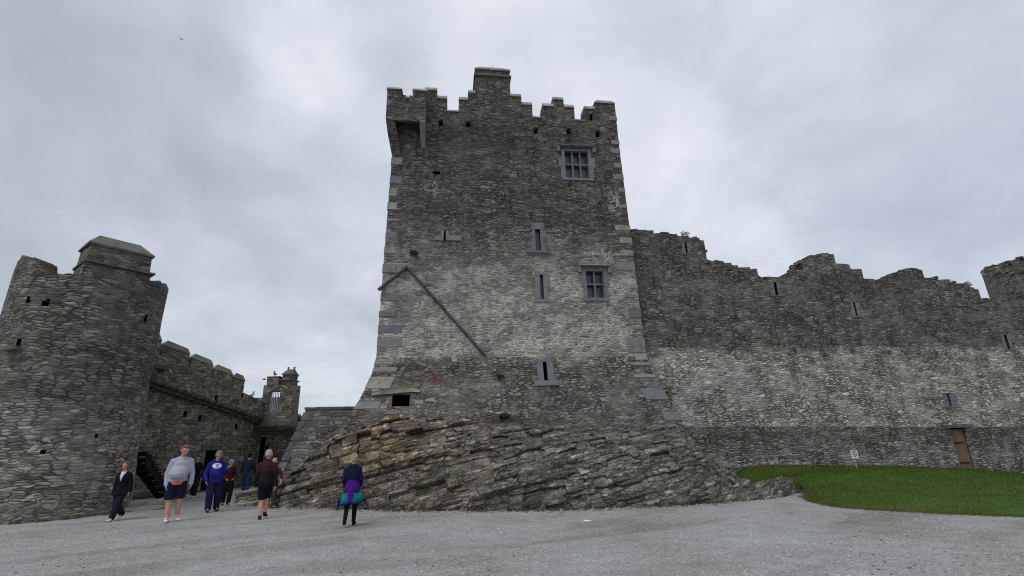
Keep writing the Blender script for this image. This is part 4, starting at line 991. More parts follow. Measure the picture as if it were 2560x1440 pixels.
def rock(name, bot, top, nu, nt, amp=1.0, back=None, seed=0, hexp=2.0, vexp=0.8, mat=None, dip=DIP, thick=(0.12, 0.40), blen=(0.3, 1.5)):
    rnd = random.Random(seed)
    def system(thick, blen, so, sl_):
        layers = [0.0]
        while layers[-1] < 14: layers.append(layers[-1]+rnd.uniform(*thick)*(1 if rnd.random() < 0.7 else 0.45))
        brk, offs = [], []
        for _ in layers:
            q = [-25.0+rnd.uniform(0, 1)]; lo_ = rnd.gauss(0, sl_)
            while q[-1] < 25: q.append(q[-1]+rnd.uniform(*blen))
            brk.append(np.array(q)); offs.append([(rnd.gauss(lo_, so), rnd.random(), rnd.uniform(-0.10, 0.10)) for _ in q])
        return np.array(layers)-6.0, brk, offs
    coarse = system(thick, blen, 0.07, 0.05); fine_ = system((thick[0]*0.8, thick[1]*0.36), (blen[0]*0.6, blen[1]*0.5), 0.05, 0.04)
    Bp, Tp = lerp_poly(bot, nu), lerp_poly(top, nu)
    co = []; blk = []; crk = []
    tail = nt if back is None else int(nt*1.35)
    for i in range(nu):
        Bv, Tv = Bp[i], Tp[i]
        ho = Vector((Tv.x-Bv.x, Tv.y-Bv.y, 0)); out = -ho.normalized()
        for j in range(tail):
            t = j/(nt-1)
            if t <= 1.0:
                p = Bv.copy(); p.x += ho.x*t**hexp; p.y += ho.y*t**hexp; p.z = Bv.z-0.25*(1-t)**4+(Tv.z-Bv.z)*t**vexp
            else:
                k = (t-1)/0.35
                p = Tv - out*(k*back[0]); p.z = Tv.z-(back[1]+0.1)*k**1.6
            nz = mn.fractal(p*0.8+Vector((seed, 0, 0)), 0.9, 2.1, 4)
            n2 = mn.fractal(p*4.0, 0.8, 2.1, 3)
            s_ = p.z-p.x*tan(dip)+0.13*nz+0.03*n2+0.05*(p.y-15)
            layers, brk, offs = coarse if (mn.noise(p*0.8+Vector((9, 0, seed)))*2.2-0.20*(p.x+0.6)+0.15) > 0 else fine_
            li = int(np.searchsorted(layers, s_))-1; li = max(0, min(li, len(layers)-2))
            xx = p.x+0.35*s_+0.07*n2+0.25*nz
            bi = int(np.searchsorted(brk[li], xx))-1; bi = max(0, min(bi, len(brk[li])-2))
            o_, r_, til = offs[li][bi]
            es = min(s_-layers[li], layers[li+1]-s_); eu = min(xx-brk[li][bi], brk[li][bi+1]-xx)
            e_ = min(es, eu*0.8)
            gro = max(0.0, 1-e_/0.022)
            fr = (s_-layers[li])/(layers[li+1]-layers[li])
            sub = 0.022*((int(s_*17+nz*2)*7919) % 13)/13.0
            lim = min(1.0, min(i, nu-1-i)/12.0)
            dsp = amp*(0.25+0.75*lim)*0.82*(1.0-0.35*min(1, max(0, (p.x+2)/4)))*(o_+til*(fr-0.5)+0.22*nz+0.045*n2+sub-0.06*gro*gro)
            ff = min(1.0, t/0.06)*0.7+0.3
            dv = (out*0.85+Vector((0, 0, 0.5)))*dsp*ff
            co.append(p+dv); blk.append(min(1, max(0, r_*0.8+0.1+0.12*nz))); crk.append(gro*(0.3+0.7*((li*7+bi*3) % 5)/4.0))
    faces = [(i*tail+j, (i+1)*tail+j, (i+1)*tail+j+1, i*tail+j+1) for i in range(nu-1) for j in range(tail-1)]
    me = bpy.data.meshes.new(name); me.from_pydata([tuple(c) for c in co], [], faces)
    for nm, arr in (('blk', blk), ('crack', crk)):
        a = me.attributes.new(nm, 'FLOAT', 'POINT'); a.data.foreach_set('value', np.array(arr, dtype=np.float32))
    me.update()
    return link(name, me, mat or M_ROCK)
bot = [ground(*p) for p in ((676, 1264), (700, 1270), (780, 1272), (900, 1274), (1050, 1277), (1200, 1279), (1400, 1275), (1560, 1269), (1700, 1264), (1790, 1259))] + [ground(1835, 1246), ground(1858, 1222, 0.2)]
top = []
for x, y, w in ((700, 1215, 0.9), (738, 1172, 0.9), (772, 1142, 0.9), (800, 1112, 0.85), (830, 1086, 0.8), (852, 1068, 0.6), (882, 1054, 0.2), (908, 1046, -0.5), (1000, 1040, -0.62), (1100, 1046, -0.66), (1250, 1056, -0.7),
                (1400, 1064, -0.74), (1550, 1078, -0.8), (1600, 1072, -0.8), (1645, 1056, -0.72), (1690, 1058, -0.5), (1715, 1078, -0.2), (1732, 1108, 0.1), (1765, 1142, 0.2), (1815, 1170, 0.25), (1846, 1186, 0.2)):
    u, z = T(x, y, w); top.append(castle(u, w, z))
rk = rock('rock_outcrop', bot, top, 700, 190, 1.0, back=(1.0, -0.25), seed=3)
tag(rk, kind='structure')
# ridge of bedrock running out into the lawn
b2_ = [ground(*p) for p in ((1640, 1267), (1740, 1262), (1830, 1256), (1900, 1251), (1965, 1243))] + [ground(2000, 1230, 0.03), ground(2016, 1219, 0.12)]
t2_ = []
for x, y, dy in ((1660, 1256, 0.5), (1750, 1245, 0.7), (1835, 1221, 1.0), (1905, 1201, 1.1), (1955, 1190, 1.1), (1990, 1199, 0.9), (2012, 1212, 0.5)):
    k = min(range(len(b2_)), key=lambda i: abs(i-len(t2_))); q = on_plane(x, y, Vector((0, b2_[k].y+dy, 0)), Vector((0, -1, 0))); t2_.append(q)
tag(rock('rock_ridge', b2_, t2_, 260, 60, 0.55, back=(0.9, 0.9), seed=8, hexp=1.2, dip=radians(17), thick=(0.06, 0.2), blen=(0.3, 1.2)), kind='structure')
b3_ = [ground(*p) for p in ((1660, 1262, 0), (1720, 1252, 0), (1780, 1244, 0.03), (1840, 1232, 0.12), (1880, 1222, 0.22))]
t3_ = []
for k, (x, y) in enumerate(((1680, 1240), (1735, 1222), (1790, 1206), (1838, 1196), (1872, 1196))):
    t3_.append(on_plane(x, y, Vector((0, b3_[k].y+1.2, 0)), Vector((0, -1, 0))))
tag(rock('rock_shelf', b3_, t3_, 160, 50, 0.5, back=(0.9, 0.9), seed=14, hexp=1.1, dip=radians(15), thick=(0.06, 0.25)), kind='structure')

# ================================================================== lawn
lm, N, b = new_mat('lawn_grass')
P = N.n('ShaderNodeNewGeometry').outputs['Position']
f1 = N.noise(P, 0.7, 4, 0.6); f2 = N.noise(P, 26, 4, 0.75)
cg = N.ramp(f1, [(0.3, (0.036, 0.080, 0.008)), (0.5, (0.050, 0.100, 0.010)), (0.72, (0.080, 0.116, 0.018))])
cg = N.mix(1.0, cg, N.ramp(f2, [(0.25, (0.55, 0.6, 0.5)), (0.75, (1.45, 1.4, 1.5))]), 'MULTIPLY')
N.put(b.inputs['Base Color'], cg); bump(N, b, f2, 0.8, 0.03)
front_px = [(1836, 1190, 0.42), (1880, 1209, 0.27), (1930, 1200, 0.32), (1960, 1195, 0.35), (2000, 1209, 0.27), (2016, 1222, 0.15), (2010, 1243, 0.03), (2045, 1257), (2100, 1267), (2200, 1273), (2300, 1278), (2420, 1284), (2560, 1291), (2760, 1303), (3000, 1318)]
fr_pts = [ground(*p) for p in front_px]
bk = []
for x, y in ((1838, 1184), (1862, 1172), (1900, 1166), (1980, 1166), (2080, 1167), (2180, 1168), (2300, 1170), (2430, 1175), (2560, 1187)):
    u, z = T(x, y, 0.33); bk.append(castle(u, 0.33, z))
bk += [castle(30.5, -1.3, -0.05), castle(33.5, -1.5, -0.1), castle(38, -1, -0.1)]
NA, NB = 160, 50
Fp, Bk = lerp_poly(fr_pts, NA), lerp_poly(bk, NA)
# pair points by their share of the way along
co = []
for i in range(NA):
    for j in range(NB):
        t = j/(NB-1); p = Fp[i].lerp(Bk[i], t)
        p.z = Fp[i].z-0.02+(Bk[i].z+0.02-Fp[i].z)*(t**0.8)+0.16*sin(pi*t)*min(1, max(0, i-18)/40)+0.03*mn.noise(p*0.8)
        p.z = max(p.z, 0.006 if t > 0.004 else -0.03)
        p.y += 0.06*mn.noise(Vector((p.x*2.5, 0, 3)))*(1-t)
        co.append(p)
faces = [(i*NB+j, (i+1)*NB+j, (i+1)*NB+j+1, i*NB+j+1) for i in range(NA-1) for j in range(NB-1)]
me = bpy.data.meshes.new('lawn'); me.from_pydata([tuple(c) for c in co], [], faces); me.shade_smooth()
tag(link('lawn', me, lm), kind='structure')
# blades standing on the lawn and ragged grass along its edge and the foot of the rock
bmat, N, b = new_mat('grass_blades')
P = N.n('ShaderNodeNewGeometry').outputs['Position']; ab = N.n('ShaderNodeAttribute'); ab.attribute_name = 'dry'
N.put(b.inputs['Base Color'], N.mix(ab.outputs['Fac'], N.ramp(N.noise(P, 1.2, 3), [(0.3, (0.042, 0.092, 0.009)), (0.7, (0.072, 0.126, 0.015))]), (0.13, 0.115, 0.045)))
vb, fb_, dry = [], [], []
def blade(p, h, d):
    a = random.uniform(0, 2*pi); w_ = h*0.16; lx, ly = random.gauss(0, 0.4)*h, random.gauss(0, 0.4)*h
    i = len(vb)
    vb.extend([(p.x-cos(a)*w_, p.y-sin(a)*w_, p.z-0.01), (p.x+cos(a)*w_, p.y+sin(a)*w_, p.z-0.01), (p.x+lx, p.y+ly, p.z+h)])
    fb_.append((i, i+1, i+2)); dry.extend([d]*3)
for _ in range(52000):
    i = random.random()**0.8*(NA*0.80); j = random.random()*(NB-1.01); ii, jj = int(i), int(j)
    p = co[ii*NB+jj].lerp(co[(ii+1)*NB+jj], i-ii).lerp(co[ii*NB+jj+1].lerp(co[(ii+1)*NB+jj+1], i-ii), j-jj)
    blade(p, random.uniform(0.025, 0.06), 0.85 if random.random() < max(0.02, 0.5-j/4) else random.uniform(0, 0.15))
for i in range(NA-1):
    for _ in range(70):
        p = Fp[i].lerp(Fp[i+1], random.random()); q = p + Vector((random.gauss(0, 0.1), -abs(random.gauss(0, 0.22))*(0.4+1.2*max(0, mn.noise(p*1.3)+0.3)), 0.0)); blade(q, random.uniform(0.02, 0.06), random.uniform(0.2, 1.0))
rb = lerp_poly(bot, 300)
for i in range(299):
    if mn.noise(rb[i]*0.9) > -0.05:
        for _ in range(16):
            p = rb[i].lerp(rb[i+1], random.random()) + Vector((random.gauss(0, 0.1), random.gauss(-0.10, 0.09), 0)); blade(p, random.uniform(0.02, 0.08), random.uniform(0.3, 1.0))
for _ in range(1300):
    a = atan2(-RC.y, -RC.x)+random.uniform(-1.5, 1.5)
    if mn.noise(Vector((a*9, 5, 0))) < 0.05: continue
    r_ = RR+0.20+abs(random.gauss(0, 0.09)); blade(Vector((RC.x+cos(a)*r_, RC.y+sin(a)*r_, 0)), random.uniform(0.03, 0.14), random.uniform(0.6, 1.0))
for _ in range(1800):
    t_ = random.uniform(-2, 7); q = A0+bd*t_+bn*abs(random.gauss(0.05, 0.12))
    if mn.noise(Vector((t_*1.2, 1, 0))) > -0.15: blade(q, random.uniform(0.03, 0.10), random.uniform(0.3, 1.0))
for _ in range(3000):
    t_ = random.random(); q = Bk[0].lerp(Bk[int(NA*0.62)], 0).copy(); k_ = int(t_*NA*0.6); q = Bk[k_]+Vector((random.gauss(0, 0.1), -abs(random.gauss(0, 0.08)), 0)); blade(q, random.uniform(0.04, 0.12), random.uniform(0.2, 1.0))
me = bpy.data.meshes.new('grass'); me.from_pydata(vb, [], fb_)
a = me.attributes.new('dry', 'FLOAT', 'POINT'); a.data.foreach_set('value', np.array(dry, dtype=np.float32))
tag(link('grass', me, bmat), 'short green grass blades on the lawn and along its edge', 'grass', kind='stuff')

# ================================================================== pebbles on the yard
pm, N, b = new_mat('pebbles')
rnd_ = N.n('ShaderNodeAttribute'); rnd_.attribute_name = 'tone'
N.put(b.inputs['Base Color'], N.ramp(rnd_.outputs['Fac'], [(0, (0.12, 0.12, 0.115)), (0.5, (0.36, 0.35, 0.33)), (1.0, (0.62, 0.61, 0.58))]))
ico = bmesh.new(); bmesh.ops.create_icosphere(ico, subdivisions=1, radius=1); iv = [v.co.copy() for v in ico.verts]; iff = [[v.index for v in f.verts] for f in ico.faces]; ico.free()
pv, pf, pt_ = [], [], []
def pebble(x, y, s_, t_, z=0.0):
    i = len(pv); sx, sy, sz = s_*random.uniform(0.7, 1.4), s_*random.uniform(0.7, 1.3), s_*random.uniform(0.35, 0.7); a = random.uniform(0, pi)
    for v in iv: pv.append((x+(v.x*cos(a)-v.y*sin(a))*sx, y+(v.x*sin(a)+v.y*cos(a))*sy, z+v.z*sz+sz*0.3))
    for f_ in iff: pf.append([k+i for k in f_])
    pt_.extend([t_]*len(iv))
for _ in range(5200):
    y = 6.5+12*random.random()**1.4; x = random.uniform(-1.05, 1.05)*y
    pebble(x, y, random.choice((0.008, 0.010, 0.013, 0.018)), random.random(), -0.008)
for i in range(299):
    for _ in range(2):
        p = rb[i] + Vector((random.gauss(0, 0.15), random.gauss(-0.15, 0.15), 0)); pebble(p.x, p.y, random.uniform(0.015, 0.06), random.random()*0.45, -0.008)
me = bpy.data.meshes.new('pebbles'); me.from_pydata(pv, [], pf); a = me.attributes.new('tone', 'FLOAT', 'POINT'); a.data.foreach_set('value', np.array(pt_, dtype=np.float32))
tag(link('pebbles', me, pm), 'loose pale and dark pebbles scattered over the gravel yard', 'pebbles', kind='stuff')

# ================================================================== stone ledges, stair, sign
M_SLAB = ashlar('worn_slab', (0.26, 0.25, 0.215), 0.35)
M_LEDGE = masonry('ledge_rubble', TOWER_STONES, h=0.16, L=(0.25, 0.6), rubble=0.7, mortar=(0.1, 0.1, 0.08), seed=43.0, zones=((-1, 60, (0.85, 0.82, 0.66), 1, 1),), moss=0.8)
lg = empty('stepped_ledge', (-9.6, 18.9, 0), radians(-6))
tag(lg, 'low mossy rubble ledge topped by a pale slanting slab, at left foot of the rock', 'ledge')
def LG(px, py, y): q = on_plane(px, py, Vector((-9.6, 18.9+y, 0)), Vector((0, -1, 0))); return q.x+9.6, q.z
xa, za = LG(588, 1231, 0.0); xb, zb3 = LG(684, 1213, 0.0)
bm = bm_new(); add_prism(bm, [(xa-0.1, 0.05, -0.3), (xb+0.9, 0.05, -0.3), (xb+0.9, 0.05, zb3-0.02), (xa, 0.05, za-0.10)], (0, 1.6, 0)); bm_obj('rubble_face', bm, M_LEDGE, lg)
bm = bm_new(); add_prism(bm, [(xa-0.05, -0.03, za-0.095), (xb+0.6, -0.03, zb3-0.012), (xb+0.6, -0.03, zb3+0.10), (xa-0.02, -0.03, za)], (0, 1.3, 0))
bmesh.ops.bevel(bm, geom=bm.edges[:], offset=0.02, segments=1, affect='EDGES'); bm_obj('slab', bm, M_SLAB, lg)
for k in range(7):
    bm = bm_new(); x = xa+0.1+k*0.36; add_box(bm, x, x+random.uniform(0.2, 0.38), -0.42-random.uniform(0, 0.2), 0.045, -0.1, random.uniform(0.05, 0.16), 0.03)
    bmesh.ops.bevel(bm, geom=bm.edges[:], offset=0.02, segments=1, affect='EDGES'); bm_obj('kerb_stone', bm, M_SLAB, lg)
st = empty('entrance_slab', (ground(345, 1276).x, ground(345, 1276).y, 0), radians(38))
tag(st, 'low worn stone slab step lying on gravel at right foot of the round tower', 'stone step')
for k, (l_, w_2, h_) in enumerate(((1.5, 0.5, 0.16), (1.1, 0.4, 0.30))):
    bm = bm_new(); add_box(bm, -0.8+0.45*k, -0.8+0.45*k+l_, -0.2+0.6*k, 0.35+0.4*k, -0.1, h_-0.06, 0.05)
    bmesh.ops.subdivide_edges(bm, edges=bm.edges[:], cuts=2, use_grid_fill=True)
    for v in bm.verts: v.co += Vector((random.gauss(0, .02), random.gauss(0, .02), random.gauss(0, .02)))
    bm_obj('slab', bm, M_SLAB, st)
# black open stair up to the round tower door
M_BLACK = plain('black_stained_timber', (0.010, 0.009, 0.010), 0.7, 0.3, 5, 0.1)
top_p, bot_p = Vector((-14.95, 20.35, 0)), Vector((-14.75, 22.05, 0))
sdv = (bot_p-top_p); run = sdv.length; sdv.normalize()
sa = atan2(sdv.y, sdv.x)
stw = empty('stair_flight', top_p, sa)
tag(stw, 'steep black timber stair with open treads beside the round tower', 'staircase')
ns = 8; rise = 1.85/ns; tr = run/ns
def strg(y):
    bm = bm_new()
    pl = [(0, y, 1.85), (0, y, 1.35)] + [(run-0.12, y, -0.03), (run+0.05, y, -0.03)]
    for k in range(ns): pl += [(run-k*tr+0.03, y, rise*(k+0.75)), (run-(k+1)*tr+0.03, y, rise*(k+0.75))]
    # keep the outline simple: last point joins the top
    add_prism(bm, pl[:-1]+[(0.0, y, rise*(ns-0.1))] if False else pl, (0, 0.05, 0)); return bm
for y in (-0.55, 0.0): bm_obj('stringer', strg(y), M_BLACK, stw)
for k in range(ns):
    bm = bm_new(); add_box(bm, run-(k+1)*tr-0.02, run-k*tr+0.11, -0.62, 0.10, rise*(k+1)-0.012, rise*(k+1)+0.03); bm_obj('tread', bm, M_BLACK, stw)
    bm = bm_new(); add_box(bm, run-(k+1)*tr+0.0, run-(k+1)*tr+0.02, -0.495, -0.005, rise*k+0.10, rise*(k+1)-0.016); bm_obj('riser', bm, M_BLACK, stw)
# warning sign on the lawn
su, sz = T(2143, 1166, -0.3)
sp = castle(su, -0.3, sz-0.02)
sg = empty('warning_sign', sp, ALPHA)
tag(sg, 'small white warning sign with red and black no entry roundel on thin post', 'sign')
q0 = on_plane(2128, 1126, sp, NIN)-sp; q1 = on_plane(2150, 1145.5, sp, NIN)-sp
su0, su1, sz1, sz0 = q0.dot(D)-0.04, q1.dot(D)-0.06, q0.z, q1.z
scx, scz = (su0+su1)/2, (sz0+sz1)/2
M_WHITE = plain('white_sign_board', (0.72, 0.70, 0.76), 0.5, 0.05, 5, 0); M_RED = plain('sign_red', (0.30, 0.05, 0.09), 0.5, 0.05, 5, 0); M_BLK = plain('sign_black', (0.05, 0.04, 0.06), 0.5, 0.05, 5, 0); M_GALV = plain('galvanised_post', (0.30, 0.31, 0.30), 0.5, 0.15, 8, 0)
bm = bm_new(); add_box(bm, su0, su1, -0.008, 0.008, sz0, sz1); board = bm_obj('board', bm, M_WHITE, sg)
bm = bm_new(); add_tube(bm, [(scx, 0.028, -0.1), (scx, 0.028, sz1-0.05)], 0.018, 8); bm_obj('post', bm, M_GALV, sg)
def ring2(bm, r1, r2, y0, y1, n=28):
    add_loft(bm, [[(scx+r*cos(2*pi*k/n), y, scz+0.02+r*sin(2*pi*k/n)*1.1) for k in range(n)] for r, y in ((r1, y1), (r1, y0), (r2, y0), (r2, y1))], cap=False)
rr_ = (su1-su0)*0.36
bm = bm_new(); ring2(bm, rr_, rr_*0.80, -0.012, -0.009); bm_obj('ring', bm, M_BLK, board)
bm = bm_new(); dd_ = rr_*0.72
add_prism(bm, [(scx-dd_*0.9, -0.013, scz+0.02+dd_*0.65), (scx-dd_*0.65, -0.013, scz+0.02+dd_*0.9), (scx+dd_*0.9, -0.013, scz+0.02-dd_*0.65), (scx+dd_*0.65, -0.013, scz+0.02-dd_*0.9)], (0, 0.0015, 0)); bm_obj('slash', bm, M_RED, board)
bm = bm_new()
for pl in ([(-.1, .42), (.12, .42), (.12, .62), (-.1, .62)], [(-.16, -.1), (.18, -.05), (.14, .38), (-.1, .36)], [(-.16, -.1), (.02, -.1), (-.16, -.6), (-.34, -.56)], [(0.02, -.1), (.18, -.05), (.36, -.5), (.2, -.58)], [(.12, .36), (.12, .24), (.5, .34), (.48, .46)]):
    add_prism(bm, [(scx+a*rr_, -0.0125, scz+0.02+c*rr_) for a, c in pl], (0, 0.002, 0))
bm_obj('pictogram', bm, M_BLK, board)
# flat pale stone on the gravel
g = ground(1468, 1304); bm = bm_new(); bmesh.ops.create_icosphere(bm, subdivisions=2, radius=1)
for v in bm.verts: v.co = Vector((v.co.x*0.10, v.co.y*0.055, v.co.z*0.022+0.012))*(1+0.15*random.random())
M_CHALK = plain('chalky_stone', (0.70, 0.69, 0.66), 0.8, 0.1, 20, 0.2)
o = bm_obj('pale_stone', bm, M_CHALK, uv=False, smooth=True); o.location = g; tag(o, 'single flat white stone lying alone on the gravel in front of the rock', 'stone')

# ================================================================== plants
leafm, N, b = new_mat('leaf_green')
rl_ = N.n('ShaderNodeAttribute'); rl_.attribute_name = 'tone'
N.put(b.inputs['Base Color'], N.ramp(rl_.outputs['Fac'], [(0, (0.012, 0.020, 0.008)), (0.6, (0.030, 0.050, 0.014)), (1, (0.06, 0.075, 0.025))])); b.inputs['Roughness'].default_value = 0.7
M_BARK = plain('bark', (0.07, 0.055, 0.04), 0.9, 0.3, 8, 0.4)
def leaves(name, n, fn, size, parent=None):
    vs2, fs2, tn = [], [], []
    for _ in range(n):
        p = fn()
        if p is None: continue
        a = Vector((random.gauss(0, 1), random.gauss(0, 1), random.gauss(0, 0.6))).normalized(); c = a.orthogonal().normalized(); s_ = size*random.uniform(0.6, 1.4); i = len(vs2)
        vs2 += [tuple(p-a*s_), tuple(p+c*s_*0.45), tuple(p+a*s_), tuple(p-c*s_*0.45)]; fs2.append((i, i+1, i+2, i+3)); tn += [random.random()]*4
    me = bpy.data.meshes.new(name); me.from_pydata(vs2, [], fs2); a_ = me.attributes.new('tone', 'FLOAT', 'POINT'); a_.data.foreach_set('value', np.array(tn, dtype=np.float32))
    return link(name, me, leafm, parent)
def blob_pts(c, r):
    def f():
        v = Vector((random.gauss(0, 1), random.gauss(0, 1), random.gauss(0, 1))).normalized()*random.random()**0.4
        return Vector(c)+Vector((v.x*r[0], v.y*r[1], v.z*r[2]))
    return f
# tree behind the gate
tq = on_plane(744, 1040, Vector((0, 36, 0)), Vector((0, -1, 0)))
tree = empty('tree', (tq.x, tq.y, 0)); tag(tree, 'small dark leafy tree showing between the gate turret and low wall', 'tree')
zt_ = on_plane(742, 1026, Vector((0, 36, 0)), Vector((0, -1, 0))).z
bm = bm_new(); add_tube(bm, [(0, 0, -0.1), (0.05, 0, 1.5), (-0.05, 0.05, 3.0), (0.05, 0, zt_-0.7)], [0.16, 0.12, 0.08, 0.03], 8); trunk = bm_obj('trunk', bm, M_BARK, tree, True)
for k in range(6):
    a = k*1.05; z = 1.8+0.35*k; bm = bm_new(); add_tube(bm, [(0, 0, z), (cos(a)*0.4, sin(a)*0.4, z+0.4), (cos(a)*0.75, sin(a)*0.75, z+0.7)], [0.05, 0.03, 0.01], 6); bm_obj('limb', bm, M_BARK, trunk, True)
cl_ = [((random.gauss(0, 0.42), random.gauss(0, 0.42), random.uniform(1.9, zt_-0.2)), random.uniform(0.28, 0.5)) for _ in range(26)]
def crown_pt():
    c, r = random.choice(cl_); return blob_pts(c, (r, r, r*0.8))()
leaves('crown', 5200, crown_pt, 0.07, tree)
# tufts rooted in the masonry
def tuft(px, py, w, r, label, n=160):
    u, z = T(px, py, w); p = castle(u, w, z)
    o = leaves('wall_plant', n, blob_pts((0, 0, 0), (r, r*0.5, r*0.7)), r*0.22); o.location = p
    tag(o, label, 'plant')
tuft(1034, 632, -0.04, 0.20, 'round dark tuft of weed on the tower above the slanting drip mould')
tuft(1247, 943, -0.15, 0.20, 'dark weed on the battered tower base left of the lowest slit window')
tuft(1262, 1040, -0.80, 0.22, 'green weed at the foot of the tower wall on top of the rock')
tuft(1668, 982, 0.42, 0.10, 'tiny dark sprig on the curtain wall beside the pale corner stone', 60)
tuft(1712, 585, 0.8, 0.22, 'grass tuft on top of curtain wall above its first slit', 120)
tuft(2235, 700, 0.8, 0.28, 'dark grass tuft in a dip of the ruined wall top', 160)
tuft(2418, 711, 0.8, 0.24, 'low grass tuft on the wall top next to the corner turret', 120)

# ================================================================== birds
M_BIRD = plain('grey_feathers', (0.10, 0.105, 0.12), 0.8, 0.3, 20, 0); M_BIRD_L = plain('pale_feathers', (0.42, 0.43, 0.46), 0.8, 0.1, 20, 0)
def hull(bm, a, b_, n=8):
    """convex skin round two ellipsoids (centre, radii)"""
    vs_ = []
    for (c, r) in (a, b_):
        if not isinstance(r, (tuple, list)): r = (r, r, r)
        for i in range(1, 6):
            th = pi*i/6
            for k in range(n):
                ph = 2*pi*k/n; vs_.append(bm.verts.new(Vector(c)+Vector((r[0]*sin(th)*cos(ph), r[1]*sin(th)*sin(ph), r[2]*cos(th)))))
        vs_.append(bm.verts.new(Vector(c)+Vector((0, 0, r[2])))); vs_.append(bm.verts.new(Vector(c)-Vector((0, 0, r[2]))))
    res = bmesh.ops.convex_hull(bm, input=vs_, use_existing_faces=False)
    bmesh.ops.delete(bm, geom=list({g_ for g_ in res['geom_interior']+res['geom_unused'] if isinstance(g_, bmesh.types.BMVert) and g_.is_valid}), context='VERTS')
def remesh(bm, name, mat, parent, vox=0.01, smooth=4, keep=False):
    me = bpy.data.meshes.new(name); bmesh.ops.recalc_face_normals(bm, faces=bm.faces[:]); bm.to_mesh(me); bm.free()
    t_ = bpy.data.objects.new(name, me); COL.objects.link(t_)
    r = t_.modifiers.new('r', 'REMESH'); r.mode = 'VOXEL'; r.voxel_size = vox
    s_ = t_.modifiers.new('s', 'SMOOTH'); s_.iterations = smooth; s_.factor = 0.5
    bpy.context.view_layer.update(); dg = bpy.context.evaluated_depsgraph_get()
    new = bpy.data.meshes.new_from_object(t_.evaluated_get(dg)); bpy.data.objects.remove(t_); new.shade_smooth()
    new.materials.clear()
    return link(name, new, mat, parent)
def bird(p, rz, label, flying=False, mat=M_BIRD, s_=1.0):
    o = empty('bird', p, rz); tag(o, label, 'bird', 'birds about the castle')
    bm = bm_new()
    if flying:
        hull(bm, ((0, 0, 0), (0.07*s_, 0.09*s_, 0.06*s_)), ((0, 0.16*s_, 0.01), (0.035*s_,)*3)); hull(bm, ((0, 0, 0), 0.05*s_), ((0, -0.2*s_, 0), (0.05*s_, 0.02*s_, 0.01*s_))); hull(bm, ((0, 0.17*s_, 0), 0.02*s_), ((0, 0.23*s_, 0), 0.008*s_))
        remesh(bm, 'body', mat, o, 0.012*s_, 2)
        for k in (-1, 1):
            bm = bm_new(); add_loft(bm, [[(k*x*s_, (y0)*s_, z*s_), (k*x*s_, y1*s_, z*s_), (k*x*s_, y1*s_, (z+t)*s_), (k*x*s_, y0*s_, (z+t)*s_)] for x, y0, y1, z, t in ((0.04, -0.07, 0.08, 0.02, 0.02), (0.24, -0.05, 0.09, 0.10, 0.015), (0.5, -0.10, -0.03, 0.04, 0.008))]); bm_obj('wing', bm, mat, o, uv=False)
    else:
        hull(bm, ((0, -0.04*s_, 0.13*s_), (0.055*s_, 0.09*s_, 0.065*s_)), ((0, 0.06*s_, 0.18*s_), (0.05*s_, 0.05*s_, 0.06*s_))); hull(bm, ((0, 0.06*s_, 0.19*s_), 0.04*s_), ((0, 0.09*s_, 0.28*s_), 0.034*s_)); hull(bm, ((0, -0.05*s_, 0.13*s_), 0.04*s_), ((0, -0.22*s_, 0.10*s_), (0.035*s_, 0.02*s_, 0.012*s_)))
        for k in (-1, 1): hull(bm, ((k*0.025*s_, 0, 0.10*s_), 0.014*s_), ((k*0.03*s_, 0.01, 0.0), 0.010*s_))
        remesh(bm, 'body', mat, o, 0.009*s_, 2)
        bm = bm_new(); hull(bm, ((0, 0.11*s_, 0.28*s_), 0.012*s_), ((0, 0.155*s_, 0.27*s_), 0.004*s_)); bm_obj('beak', bm, M_IRON, o, uv=False)
fp_ = on_plane(453, 98, Vector((0, 42, 0)), Vector((0, -1, 0))); bird(fp_, radians(60), 'lone dark bird flying high in the grey sky', True, s_=0.5)
q_ = Vector((TG(681, 944)[0]-13.6, 29.75, mz+0.1)); bird(q_, radians(50), 'grey bird perched on the gate turret merlon', s_=1.25)
s_, z = TB(647, 962, PJ); q_ = A0+bd*(s_-0.1)+bn*(PJ-0.3); q_.z = zmer(s_)-0.72; bird(q_, radians(-100), 'pale grey bird perched at the end of the bawn wall parapet', mat=M_BIRD_L, s_=1.35)
q_ = on_plane(661, 949, Vector((0, 29.3, 0)), Vector((0, -1, 0))); bird(q_, radians(110), 'pale bird with spread wings flying beside the gate turret', True, M_BIRD_L, 0.6)

